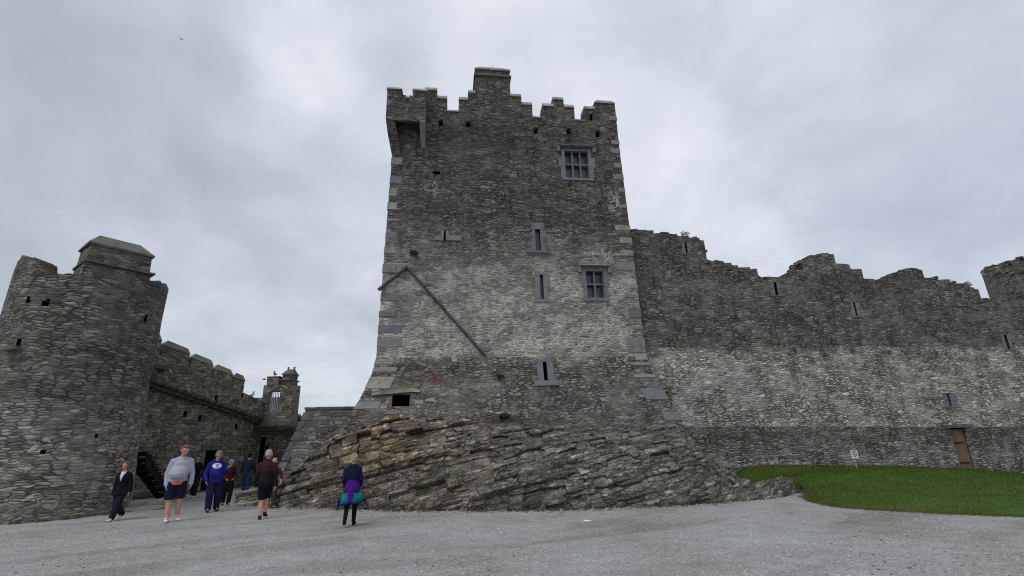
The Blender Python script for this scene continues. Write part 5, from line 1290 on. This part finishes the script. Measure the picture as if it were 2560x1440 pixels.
# ================================================================== people
def cloth(name, c, var=0.2): return plain(name, c, 0.92, var, 7.0, 0.35, spec=0.1)
def skin(c): return plain('skin', c, 0.6, 0.12, 9.0, 0.05, spec=0.3)
SKIN = skin((0.42, 0.235, 0.165)); SKIN2 = skin((0.50, 0.27, 0.19)); SKIN3 = skin((0.40, 0.27, 0.20))
M_EYE = plain('eye_dark', (0.03, 0.02, 0.02), 0.4, 0.1, 9, 0); M_LIP = plain('lips', (0.30, 0.10, 0.09), 0.6, 0.1, 9, 0)
def V(*a): return Vector(a)
class Person:
    """a figure facing +Y, 1.75 m before scaling; joints first, then one continuous body and clothes grown over the same joints"""
    def __init__(s, pos, H, heading, label, legs, arms, girth=1.0, belly=0.0, lean=0.03, side=0.0, yaw=0.0, nod=0.0, skin=SKIN, drop=0.0):
        s.root = empty('person', pos, heading); s.root.scale = (H/1.75,)*3
        tag(s.root, label, 'person', None)
        s.g, s.belly, s.skin = girth, belly, skin
        s.pel = V(side*0.2, 0, 0.95-drop); s.wai = V(side*0.45, lean*0.3, 1.10-drop); s.che = V(side*0.8, lean*0.75, 1.29-drop); s.nec = V(side, lean, 1.46-drop)
        s.head0 = V(side*1.15, lean+0.015, 1.53-drop)
        s.MH = Matrix.Translation(s.head0) @ Matrix.Rotation(yaw, 4, 'Z') @ Matrix.Rotation(-nod, 4, 'X') @ Matrix.Scale(1.13, 4)
        s.hip, s.knee, s.ank, s.toe, s.sh, s.elb, s.wri, s.hand = ([None, None] for _ in range(8))
        for i, k in enumerate((-1, 1)):
            kf, ky, af, lift, ax = legs[i]
            s.hip[i] = s.pel + V(k*0.09*girth**0.5, 0, -0.03); s.knee[i] = V(k*0.095+ky, kf, 0.49-drop*0.5+lift*0.35); s.ank[i] = V(k*0.085+ax, af, 0.085+lift)
            pitch = -min(0.9, lift*5.0)
            s.toe[i] = s.ank[i] + V(k*0.025, 0.155*cos(pitch), -0.055+0.155*sin(pitch)*0.9)
            s.sh[i] = s.nec + V(k*0.168*(0.6+0.4*girth), -0.01, -0.085)
            e_, w_ = arms[i]; s.elb[i] = s.sh[i]+V(*e_); s.wri[i] = s.elb[i]+V(*w_)
    def torso(s, bm, e=0.0, hem=None, flare=0.0, top=True):
        g = s.g
        P_ = [(s.pel, (0.150*g+e, 0.110*g+e, 0.10+e)), (s.wai, (0.135*g+e, 0.100*g+e, 0.10+e)), (s.che, (0.158*(0.55+0.45*g)+e, 0.112*(0.6+0.4*g)+e, 0.13+e))]
        if hem is not None:
            hb = s.pel.copy(); hb.z = hem+0.03; hull(bm, P_[0], (hb, (0.150*g+e+flare, 0.110*g+e+flare*0.7, 0.03)), 14)
        hull(bm, P_[0], P_[1], 14); hull(bm, P_[1], P_[2], 14)
        hull(bm, (s.che, (0.15*(0.6+0.4*g)+e, 0.105+e, 0.09)), (s.nec+V(0, 0, -0.02), (0.075+e, 0.062+e, 0.045)), 14)
        for i in (0, 1): hull(bm, (s.che+V(0, 0, 0.02), 0.085+e), (s.sh[i], 0.052*(0.7+0.3*g)+e*0.8), 10); hull(bm, (s.nec+V(0, 0, -0.01), 0.055+e*0.6), (s.sh[i], 0.050*(0.7+0.3*g)+e*0.8), 10)
        if s.belly: hull(bm, (s.wai+V(0, s.belly, -0.01), (0.145*g+e, 0.13*g+e, 0.15+e)), (s.che+V(0, s.belly*0.35, -0.05), (0.14*g+e, 0.11+e, 0.10)), 14)
    def arm(s, bm, i, e=0.0, to=1.0, cuff=0.0):
        g = 0.75+0.25*s.g
        hull(bm, (s.sh[i], 0.052*g+e*0.8), (s.elb[i], 0.042*g+e*0.8), 10)
        w = s.elb[i].lerp(s.wri[i], to); hull(bm, (s.elb[i], 0.041*g+e*0.8), (w, 0.032*g+e*0.7+cuff), 10)
    def leg(s, bm, i, e=0.0, to=1.0, wide=0.0):
        g = 0.65+0.35*s.g
        hull(bm, (s.hip[i], 0.098*g+e), (s.knee[i] if to > 0.5 else s.hip[i].lerp(s.knee[i], to*2), 0.064*g+e+wide), 12)
        if to > 0.5: hull(bm, (s.knee[i], 0.062*g+e+wide), (s.knee[i].lerp(s.ank[i], (to-0.5)*2), 0.046*g+e+wide), 12)
    def hands(s, bm):
        for i, k in enumerate((-1, 1)):
            d = (s.wri[i]-s.elb[i]).normalized(); inn = V(-k, 0.25, 0); inn = (inn-d*inn.dot(d)).normalized(); f_ = d.cross(inn)*(-k)
            if f_.y < 0 and abs(d.z) > 0.5: f_ = -f_
            palm = s.wri[i]+d*0.075
            hull(bm, (s.wri[i], 0.026), (palm-f_*0.018, 0.017), 8); hull(bm, (s.wri[i], 0.024), (palm+f_*0.022, 0.017), 8); hull(bm, (palm-f_*0.026, 0.014), (palm+f_*0.026, 0.014), 8)
            for q, (o, L_) in enumerate(((-0.034, 0.058), (-0.012, 0.072), (0.011, 0.078), (0.033, 0.070))):
                a = palm+f_*o; m_ = a+d*L_*0.55+inn*0.010; t_ = a+d*L_*0.92+inn*(0.030+0.004*q)
                hull(bm, (a, 0.0112), (m_, 0.0105), 6); hull(bm, (m_, 0.0105), (t_, 0.0092), 6)
            a = s.wri[i]+d*0.035+f_*0.030; m_ = a+d*0.030+f_*0.022+inn*0.012; hull(bm, (a, 0.014), (m_, 0.012), 6); hull(bm, (m_, 0.012), (m_+d*0.032+inn*0.008, 0.010), 6)
    def hd(s, bm, a, b_, n=12):
        """hull given in head space"""
        tmp = bmesh.new(); hull(tmp, a, b_, n); tmp.transform(s.MH); me = bpy.data.meshes.new('t'); tmp.to_mesh(me); tmp.free(); bm.from_mesh(me); bpy.data.meshes.remove(me)
    def body(s, face=True):
        bm = bm_new(); s.torso(bm)
        for i in (0, 1):
            s.arm(bm, i); s.leg(bm, i); hull(bm, (s.ank[i], 0.042), (s.toe[i], (0.036, 0.045, 0.026)), 8); hull(bm, (s.ank[i]+V(0, -0.03, -0.04), 0.032), (s.toe[i], 0.025), 8)
        s.hands(bm)
        hull(bm, (s.nec+V(0, 0, -0.04), 0.066), (s.head0+V(0, 0.005, 0.02), 0.054), 12)
        s.hd(bm, ((0, 0.005, 0.125), (0.076, 0.094, 0.092)), ((0, 0.042, 0.048), (0.048, 0.050, 0.042)))
        s.hd(bm, ((0, 0.098, 0.075), 0.013), ((0, 0.092, 0.115), 0.009), 6)          # nose
        s.hd(bm, ((-0.036, 0.078, 0.132), 0.018), ((0.036, 0.078, 0.132), 0.018), 8)    # brow
        s.hd(bm, ((0, 0.078, 0.030), 0.018), ((0, 0.07, 0.045), 0.02), 8)              # chin
        for k in (-1, 1): s.hd(bm, ((k*0.078, 0.0, 0.082), (0.010, 0.018, 0.018)), ((k*0.082, -0.006, 0.118), (0.010, 0.02, 0.018)), 6)
        s.b = remesh(bm, 'body', s.skin, s.root, 0.0085, 3)
        if face:
            for k in (-1, 1):
                bm = bm_new(); s.hd(bm, ((k*0.031, 0.089, 0.112), (0.012, 0.006, 0.007)), ((k*0.036, 0.087, 0.112), (0.010, 0.006, 0.006)), 6); bm_obj('eye', bm, M_EYE, s.b, uv=False)
            bm = bm_new(); s.hd(bm, ((-0.020, 0.091, 0.050), (0.006, 0.006, 0.005)), ((0.020, 0.091, 0.050), (0.006, 0.006, 0.005)), 6); bm_obj('mouth', bm, M_LIP, s.b, uv=False)
    def wear(s, name, mat, fn, vox=0.012, smooth=3, label=None):
        bm = bm_new(); fn(bm); o = remesh(bm, name, mat, s.root, vox, smooth)
        if label: o['label'] = label
        return o
    def hair(s, mat, kind='short'):
        def f(bm):
            s.hd(bm, ((0, -0.014, 0.150), (0.083, 0.088, 0.078)), ((0, -0.028, 0.105), (0.080, 0.076, 0.06)))
            if kind != 'bald': s.hd(bm, ((0, 0.05, 0.190), (0.060, 0.045, 0.028)), ((0, -0.02, 0.185), (0.07, 0.05, 0.05)))
            if kind == 'bob':
                for k in (-1, 1): s.hd(bm, ((k*0.070, 0.0, 0.15), (0.022, 0.06, 0.05)), ((k*0.078, -0.01, 0.03), (0.022, 0.045, 0.04)))
                s.hd(bm, ((0, -0.05, 0.12), (0.075, 0.05, 0.06)), ((0, -0.06, 0.02), (0.07, 0.035, 0.035)))
            if kind == 'bun':
                s.hd(bm, ((0, -0.070, 0.185), 0.036), ((0, -0.085, 0.198), 0.030), 10); s.hd(bm, ((0, -0.045, 0.12), (0.078, 0.05, 0.06)), ((0, -0.05, 0.055), (0.055, 0.035, 0.03)))
        return s.wear('hair', mat, f, 0.009, 2)
    def shoes(s, mat, high=0.0, sole=None):
        for i in (0, 1):
            def f(bm):
                d = (s.toe[i]-s.ank[i]); h_ = s.ank[i]+V(0, -0.045, -0.045 if s.ank[i].z < 0.1 else -0.05)
                h_.z = max(h_.z, 0.035); t_ = s.toe[i].copy(); t_.z = max(t_.z, 0.032)
                hull(bm, (h_, (0.041, 0.046, 0.036)), (t_, (0.046, 0.052, 0.030)), 10); hull(bm, (s.ank[i]+V(0, 0, high), 0.050), (h_.lerp(t_, 0.25), 0.046), 10); hull(bm, (s.ank[i], 0.045), (h_.lerp(t_, 0.8), (0.044, 0.04, 0.034)), 10)
            o = s.wear('shoe', mat, f, 0.010, 2)
        return o
def face_cam(p, deg=0.0):
    d = CAM-p; return atan2(-d.x, d.y)+radians(deg)
def shell(name, mat, parent, rings, thick=0.012):
    """cloth hanging in rings, with an inside face"""
    bm = bm_new()
    inner = [[p-(p-sum(r, Vector())/len(r)).normalized()*thick for p in r] for r in rings]
    add_loft(bm, rings+inner[::-1], cap=False)
    o = bm_obj(name, bm, mat, parent, True, uv=False); return o
STRIDE = lambda f=0.22, b_=-0.24, l=0.05: ((f*0.75, 0, f, 0.0, 0.0), (0.03, 0, b_, l, 0.0))

# -- big man in a pale sweatshirt
p = ground(424, 1303)
A = Person(p, 1.96, face_cam(p, 4), 'person in pale grey sweatshirt, coral shirt hem and navy shorts walking towards the camera', ((0.10, -0.03, 0.02, 0.035, -0.05), (0.10, 0.0, 0.14, 0.0, -0.015)),
           (((-0.07, 0.0, -0.28), (0.0, 0.05, -0.25)), ((0.075, -0.02, -0.28), (-0.01, 0.07, -0.25))), girth=1.30, belly=0.075, lean=0.03, side=-0.055, yaw=radians(18), nod=0.30, skin=SKIN2)
A.MH = A.MH; A.body(); A.hair(cloth('sandy_hair', (0.16, 0.085, 0.045)), 'short')
sw = A.wear('sweatshirt', cloth('grey_sweat', (0.36, 0.385, 0.46), 0.12), lambda bm: (A.torso(bm, 0.028, 0.88), [A.arm(bm, i, 0.026, 0.98, 0.006) for i in (0, 1)]))
A.wear('shirt_hem', cloth('coral_shirt', (0.62, 0.16, 0.13)), lambda bm: hull(bm, (A.pel+V(0, 0.045, 0.0), (0.185, 0.125, 0.05)), (A.pel+V(0, 0.045, -0.105), (0.165, 0.125, 0.03)), 16))
def f(bm):
    hull(bm, (A.pel+V(0, 0.01, -0.02), (0.20, 0.145, 0.06)), (A.pel+V(0, 0, -0.14), (0.195, 0.14, 0.06)), 14)
    for i in (0, 1): hull(bm, (A.hip[i]+V(0, 0, -0.02), (0.125, 0.135, 0.1)), (A.hip[i].lerp(A.knee[i], 0.93), (0.115, 0.115, 0.03)), 14)
A.wear('shorts', cloth('navy_shorts', (0.010, 0.012, 0.026)), f)
A.shoes(cloth('white_trainers', (0.68, 0.68, 0.70), 0.08))
for i in (0, 1): A.wear('sock', cloth('white_sock', (0.62, 0.61, 0.66), 0.1), lambda bm: hull(bm, (A.ank[i], 0.052), (A.ank[i].lerp(A.knee[i], 0.22), 0.050), 10), 0.012, 2)

# -- woman in a black jacket
p = ground(290, 1300)
B = Person(p, 1.55, face_cam(p, -38), 'person in open black jacket, white top and white shoes beside the round tower', ((0.16, 0.03, 0.26, 0.0, 0.04), (0.03, -0.02, -0.26, 0.07, -0.04)),
           (((-0.07, -0.03, -0.27), (-0.03, 0.03, -0.24)), ((0.07, -0.05, -0.27), (0.03, 0.0, -0.24))), girth=1.08, lean=0.02, yaw=radians(10), skin=SKIN2)
B.body(); B.hair(cloth('light_brown_hair', (0.17, 0.105, 0.05)), 'bob')
B.wear('white_top', cloth('white_top', (0.60, 0.64, 0.64), 0.08), lambda bm: (B.torso(bm, 0.012), hull(bm, (B.che+V(0, 0.05, 0.06), (0.06, 0.075, 0.10)), (B.che+V(0, 0.045, -0.02), (0.03, 0.082, 0.05)), 10)))
M_BJ = cloth('black_jacket', (0.008, 0.008, 0.012))
def f(bm):
    B.torso(bm, 0.028, 0.72, 0.115)
    for i in (0, 1): B.arm(bm, i, 0.03, 0.96, 0.02)
jk = B.wear('jacket', M_BJ, f)
def vcut(o, P_):
    """open the front of a garment in a V"""
    bm = bmesh.new(); bm.from_mesh(o.data)
    d_ = [v for v in bm.verts if P_(v.co)]; bmesh.ops.delete(bm, geom=d_, context='VERTS'); bm.to_mesh(o.data); bm.free()
vcut(jk, lambda c: c.y > 0.02 and c.z > 1.17 and abs(c.x) < (c.z-1.17)*0.30)
B.wear('trousers', cloth('dark_trousers', (0.018, 0.016, 0.026)), lambda bm: ([B.leg(bm, i, 0.022, 0.97, 0.024) for i in (0, 1)], hull(bm, (B.pel, (0.17, 0.13, 0.08)), (B.pel+V(0, 0, -0.1), (0.16, 0.12, 0.06)), 12)))
B.shoes(cloth('white_shoes', (0.68, 0.68, 0.70), 0.08))

# -- person in a royal blue hoodie
p = ground(528, 1278)
M_BLUEH = cloth('royal_blue_fleece', (0.020, 0.024, 0.20), 0.25)
Cc = Person(p, 1.79, face_cam(p, 8), 'person in royal blue hoodie with white oval emblem and dark blue jeans', ((0.02, -0.02, -0.04, 0.0, -0.04), (0.10, 0.03, 0.12, 0.0, 0.03)),
            (((-0.10, 0.03, -0.25), (-0.01, 0.19, 0.11)), ((0.10, -0.04, -0.27), (-0.04, 0.10, -0.22))), girth=1.20, belly=0.04, lean=0.05, side=0.03, yaw=radians(16), nod=0.32)
Cc.body(); Cc.hair(cloth('grey_brown_hair', (0.20, 0.17, 0.13)))
ho = Cc.wear('hoodie', M_BLUEH, lambda bm: (Cc.torso(bm, 0.03, 0.80), [Cc.arm(bm, i, 0.028, 0.95, 0.004) for i in (0, 1)], hull(bm, (Cc.nec+V(-0.06, -0.05, 0.03), 0.055), (Cc.nec+V(0.06, -0.05, 0.03), 0.055), 10)))
bvh = BVHTree.FromPolygons([v.co.copy() for v in ho.data.vertices], [tuple(f_.vertices) for f_ in ho.data.polygons])
def on_chest(bvh, x, z, lift): 
    h = bvh.ray_cast(V(x, 1.5, z), V(0, -1, 0)); return (h[0]+h[1]*lift) if h[0] else None
def patch(name, mat, parent, bvh, cx, cz, inside, rx, rz, lift, n=26):
    bm = bm_new(); G = {}
    for i in range(n+1):
        for j in range(n+1):
            x, z = cx+rx*(2*i/n-1), cz+rz*(2*j/n-1); q = on_chest(bvh, x, z, lift)
            if q is not None: G[i, j] = (bm.verts.new(q), (2*i/n-1), (2*j/n-1))
    for i in range(n):
        for j in range(n):
            ks = [(i, j), (i+1, j), (i+1, j+1), (i, j+1)]
            if all(k in G for k in ks) and inside(sum(G[k][1] for k in ks)/4, sum(G[k][2] for k in ks)/4): bm.faces.new([G[k][0] for k in ks])
    return bm_obj(name, bm, mat, parent, uv=False)
cx, cz = Cc.che.x+0.015, Cc.che.z+0.035
patch('emblem', cloth('white_print', (0.70, 0.72, 0.78), 0.05), ho, bvh, cx, cz, lambda a, c: a*a+c*c < 1, 0.125, 0.08, 0.006)
yl = lambda a, c: (abs(a) < 0.16 and -0.75 < c < 0.12) or (0.0 <= c < 0.75 and abs(abs(a)-0.12-c*0.62) < 0.17) or (abs(a) < 0.34 and -0.75 < c < -0.55) or (0.58 < c < 0.75 and 0.25 < abs(a) < 0.85)
patch('emblem_letter', M_BLUEH, ho, bvh, cx, cz, yl, 0.060, 0.066, 0.010, 30)
Cc.wear('jeans', cloth('dark_blue_jeans', (0.014, 0.018, 0.05)), lambda bm: ([Cc.leg(bm, i, 0.022, 0.99, 0.020) for i in (0, 1)], hull(bm, (Cc.pel, (0.19, 0.14, 0.08)), (Cc.pel+V(0, 0, -0.1), (0.18, 0.13, 0.06)), 12)))
Cc.shoes(cloth('dark_shoes', (0.03, 0.03, 0.035)))

# -- shorter person in maroon jacket and sun cap
p = ground(563, 1263)
E_ = Person(p, 1.50, face_cam(p, 14), 'shorter person in maroon jacket, grey cap and black trousers beside the blue hoodie', ((0.10, 0.0, 0.14, 0.0, 0.03), (0.0, 0.0, -0.12, 0.02, 0.0)),
            (((-0.10, 0.02, -0.25), (0.13, 0.17, -0.10)), ((0.11, 0.02, -0.25), (-0.10, 0.18, -0.10))), girth=1.08, lean=0.03, nod=0.15, yaw=radians(12))
E_.body(); E_.hair(cloth('grey_hair', (0.25, 0.24, 0.23)))
E_.wear('jacket', cloth('maroon_jacket', (0.055, 0.010, 0.018)), lambda bm: (E_.torso(bm, 0.028, 0.80), [E_.arm(bm, i, 0.028, 0.94, 0.004) for i in (0, 1)]))
E_.wear('cap', cloth('grey_cap', (0.22, 0.23, 0.26)), lambda bm: (E_.hd(bm, ((0, -0.005, 0.175), (0.088, 0.098, 0.055)), ((0, -0.005, 0.155), (0.089, 0.10, 0.03))), E_.hd(bm, ((0, 0.10, 0.150), (0.065, 0.03, 0.008)), ((0, 0.145, 0.140), (0.045, 0.02, 0.006)))), 0.009, 2)
E_.wear('trousers', cloth('black_trousers', (0.010, 0.010, 0.013)), lambda bm: ([E_.leg(bm, i, 0.02, 0.99, 0.014) for i in (0, 1)], hull(bm, (E_.pel, (0.165, 0.125, 0.08)), (E_.pel+V(0, 0, -0.1), (0.16, 0.12, 0.06)), 12)))
E_.shoes(cloth('black_shoes', (0.02, 0.02, 0.02)))

# -- man in maroon top and dark shorts, walking away
p = ground(653, 1297)
Fm = Person(p, 1.76, face_cam(p, 172), 'person with grey hair in dark maroon top and black shorts seen from behind, bare legged', ((0.0, 0.05, -0.08, 0.0, 0.055), (0.17, -0.03, 0.10, 0.06, -0.03)),
            (((-0.06, -0.02, -0.28), (-0.01, 0.05, -0.25)), ((0.07, -0.05, -0.28), (0.02, -0.01, -0.25))), girth=1.12, lean=0.03, nod=0.05, skin=SKIN2)
Fm.body(False); Fm.hair(cloth('silver_hair', (0.36, 0.35, 0.33)))
mt, N, b = new_mat('maroon_top'); gz = N.sep(N.n('ShaderNodeTexCoord').outputs['Object'])[2]
N.put(b.inputs['Base Color'], N.mix(N.mapr(gz, 1.20, 1.24), (0.008, 0.006, 0.008), (0.040, 0.008, 0.014)))
Fm.wear('top', mt, lambda bm: (Fm.torso(bm, 0.024, 0.86), [Fm.arm(bm, i, 0.024, 0.97, 0.004) for i in (0, 1)], hull(bm, (Fm.nec+V(0, -0.005, -0.02), 0.075), (Fm.nec+V(0, 0, 0.035), 0.066), 10)))
def f(bm):
    hull(bm, (Fm.pel, (0.18, 0.135, 0.07)), (Fm.pel+V(0, 0, -0.14), (0.175, 0.13, 0.06)), 14)
    for i in (0, 1): hull(bm, (Fm.hip[i]+V(0, 0, -0.02), (0.105, 0.12, 0.1)), (Fm.hip[i].lerp(Fm.knee[i], 0.98), (0.095, 0.10, 0.03)), 14)
Fm.wear('shorts', cloth('black_shorts', (0.009, 0.009, 0.015)), f)
Fm.shoes(cloth('dark_trainers', (0.03, 0.022, 0.032)))
for i in (0, 1): Fm.wear('sock', cloth('pale_sock', (0.45, 0.40, 0.38), 0.1), lambda bm: hull(bm, (Fm.ank[i], 0.048), (Fm.ank[i].lerp(Fm.knee[i], 0.12), 0.046), 10), 0.012, 2)

# -- person half hidden behind him
p = ground(651, 1280)
G_ = Person(p + V(-0.2, 1.0, 0), 1.50, face_cam(p, 10), 'person in rust red top mostly hidden behind the man in black shorts', STRIDE(0.12, -0.12, 0.02),
            (((-0.12, 0.02, -0.24), (0.02, 0.10, -0.20)), ((0.11, 0.0, -0.26), (0.0, 0.08, -0.22))), girth=1.15, lean=0.03, nod=0.1, skin=SKIN2)
G_.body(); G_.hair(cloth('fair_hair', (0.40, 0.36, 0.30)))
G_.wear('top', cloth('rust_top', (0.085, 0.030, 0.022)), lambda bm: (G_.torso(bm, 0.02, 0.84), [G_.arm(bm, i, 0.02, 0.5, 0.004) for i in (0, 1)]))
G_.wear('trousers', cloth('brown_trousers', (0.05, 0.04, 0.035)), lambda bm: ([G_.leg(bm, i, 0.02, 0.99, 0.014) for i in (0, 1)], hull(bm, (G_.pel, (0.165, 0.125, 0.08)), (G_.pel+V(0, 0, -0.1), (0.16, 0.12, 0.06)), 12)))
G_.shoes(cloth('brown_shoes', (0.04, 0.03, 0.025)))

# -- person in navy top and jeans going up behind the ledge
p = ground(608, 1246)
Hh = Person(p, 1.70, face_cam(p, 160), 'person with dark hair in navy jacket and blue jeans, back turned, behind the mossy ledge', ((0.16, 0.0, 0.20, 0.05, 0.0), (0.0, 0.02, -0.16, 0.02, 0.0)),
            (((-0.09, 0.04, -0.26), (0.02, 0.12, -0.20)), ((0.09, 0.03, -0.26), (0.0, 0.12, -0.20))), girth=1.05, lean=0.14, nod=0.25)
Hh.body(False); Hh.hair(cloth('dark_hair', (0.014, 0.012, 0.011)))
Hh.wear('jacket', cloth('navy_jacket', (0.016, 0.022, 0.045)), lambda bm: (Hh.torso(bm, 0.026, 0.86), [Hh.arm(bm, i, 0.026, 0.95, 0.004) for i in (0, 1)]))
Hh.wear('jeans', cloth('blue_jeans', (0.028, 0.050, 0.115)), lambda bm: ([Hh.leg(bm, i, 0.02, 0.99, 0.012) for i in (0, 1)], hull(bm, (Hh.pel, (0.165, 0.125, 0.08)), (Hh.pel+V(0, 0, -0.1), (0.16, 0.12, 0.06)), 12)))
Hh.shoes(cloth('dark_boots', (0.02, 0.02, 0.022)))

# -- dark figure behind the big man
p = ground(481, 1244)
I_ = Person(p, 1.66, face_cam(p, -20), 'person in black clothes and white shoes mostly hidden behind the pale sweatshirt', STRIDE(0.10, -0.16, 0.03),
            (((-0.10, -0.02, -0.27), (-0.01, 0.05, -0.25)), ((0.10, -0.04, -0.27), (0.02, 0.02, -0.25))), girth=1.08, lean=0.03)
I_.body(); I_.hair(cloth('black_hair', (0.015, 0.012, 0.010)))
I_.wear('jacket', cloth('black_coat', (0.010, 0.010, 0.013)), lambda bm: (I_.torso(bm, 0.026, 0.80), [I_.arm(bm, i, 0.026, 0.96, 0.004) for i in (0, 1)]))
I_.wear('trousers', cloth('charcoal_trousers', (0.014, 0.014, 0.016)), lambda bm: ([I_.leg(bm, i, 0.02, 0.97, 0.012) for i in (0, 1)], hull(bm, (I_.pel, (0.165, 0.125, 0.08)), (I_.pel+V(0, 0, -0.1), (0.16, 0.12, 0.06)), 12)))
I_.shoes(cloth('white_shoes_b', (0.66, 0.66, 0.66), 0.08))

# -- woman with purple and teal jacket tied round her waist, walking away
p = ground(874, 1314)
J = Person(p, 1.61, face_cam(p, 176), 'person with fair hair and purple and teal jacket tied round the waist, walking away', ((0.00, 0.0, -0.26, 0.10, -0.02), (0.06, 0.0, 0.06, 0.0, 0.0)),
           (((-0.055, 0.0, -0.26), (0.03, 0.14, -0.17)), ((0.06, 0.0, -0.26), (-0.03, 0.16, -0.15))), girth=0.84, lean=0.03, nod=0.2, yaw=radians(-12), skin=SKIN3)
J.body(False); J.hair(cloth('blonde_hair', (0.36, 0.29, 0.17)), 'bun')
nj = J.wear('jacket', cloth('navy_softshell', (0.010, 0.014, 0.042)), lambda bm: (J.torso(bm, 0.03, 1.02), [J.arm(bm, i, 0.03, 0.96, 0.005) for i in (0, 1)]))
J.wear('hood', cloth('navy_hood', (0.012, 0.015, 0.045)), lambda bm: (hull(bm, (J.nec+V(-0.05, -0.075, 0.01), (0.06, 0.04, 0.055)), (J.nec+V(0.05, -0.075, 0.01), (0.06, 0.04, 0.055)), 10), hull(bm, (J.nec+V(0, -0.08, 0.0), (0.07, 0.04, 0.05)), (J.nec+V(0, -0.10, -0.09), (0.04, 0.03, 0.03)), 10)), 0.011)
def sring(z, rx, ry, ph, amp, tilt=0.0, n=44, cy=-0.01):
    return [V(rx*cos(2*pi*k/n)*(1+amp*sin(5*2*pi*k/n+ph)), cy+ry*sin(2*pi*k/n)*(1+amp*sin(4*2*pi*k/n+ph)), z+tilt*cos(2*pi*k/n)+0.02*sin(3*2*pi*k/n+ph)) for k in range(n)]
M_PUR = cloth('purple_fleece', (0.060, 0.012, 0.20), 0.3); M_TEAL = cloth('teal_panel', (0.010, 0.19, 0.22), 0.25); M_NAVY = cloth('navy_hem', (0.010, 0.018, 0.10))
tj = shell('tied_jacket', M_PUR, J.root, [sring(1.10, 0.150, 0.120, 0.4, 0.02), sring(1.02, 0.178, 0.142, 0.5, 0.03), sring(0.92, 0.190, 0.160, 0.6, 0.04), sring(0.80, 0.205, 0.175, 0.7, 0.05)])
tl = shell('teal_panel', M_TEAL, tj, [sring(0.83, 0.192, 0.165, 0.7, 0.05), sring(0.70, 0.26, 0.215, 0.8, 0.06, 0.015), sring(0.55, 0.325, 0.25, 0.9, 0.07, 0.05)])
shell('hem_band', M_NAVY, tl, [sring(0.565, 0.326, 0.252, 0.9, 0.07, 0.05), sring(0.525, 0.338, 0.262, 0.9, 0.07, 0.055)], 0.016)
J.wear('hanging_hood', M_PUR, lambda bm: (hull(bm, (V(-0.02, -0.185, 0.93), (0.075, 0.03, 0.05)), (V(-0.02, -0.235, 0.74), (0.085, 0.045, 0.06)), 12), hull(bm, (V(-0.02, -0.235, 0.74), (0.085, 0.045, 0.06)), (V(-0.025, -0.275, 0.60), (0.045, 0.03, 0.04)), 12)), 0.011)
J.wear('hanging_sleeve', M_NAVY, lambda bm: hull(bm, (V(-0.29, -0.05, 0.62), (0.04, 0.05, 0.04)), (V(-0.33, -0.06, 0.40), (0.02, 0.03, 0.03)), 10), 0.011)
J.wear('leggings', cloth('black_leggings', (0.010, 0.010, 0.012)), lambda bm: ([J.leg(bm, i, 0.010, 0.99) for i in (0, 1)], hull(bm, (J.pel, (0.155, 0.118, 0.08)), (J.pel+V(0, 0, -0.1), (0.15, 0.112, 0.06)), 12)))
J.shoes(cloth('black_boots', (0.012, 0.012, 0.013)), 0.05)
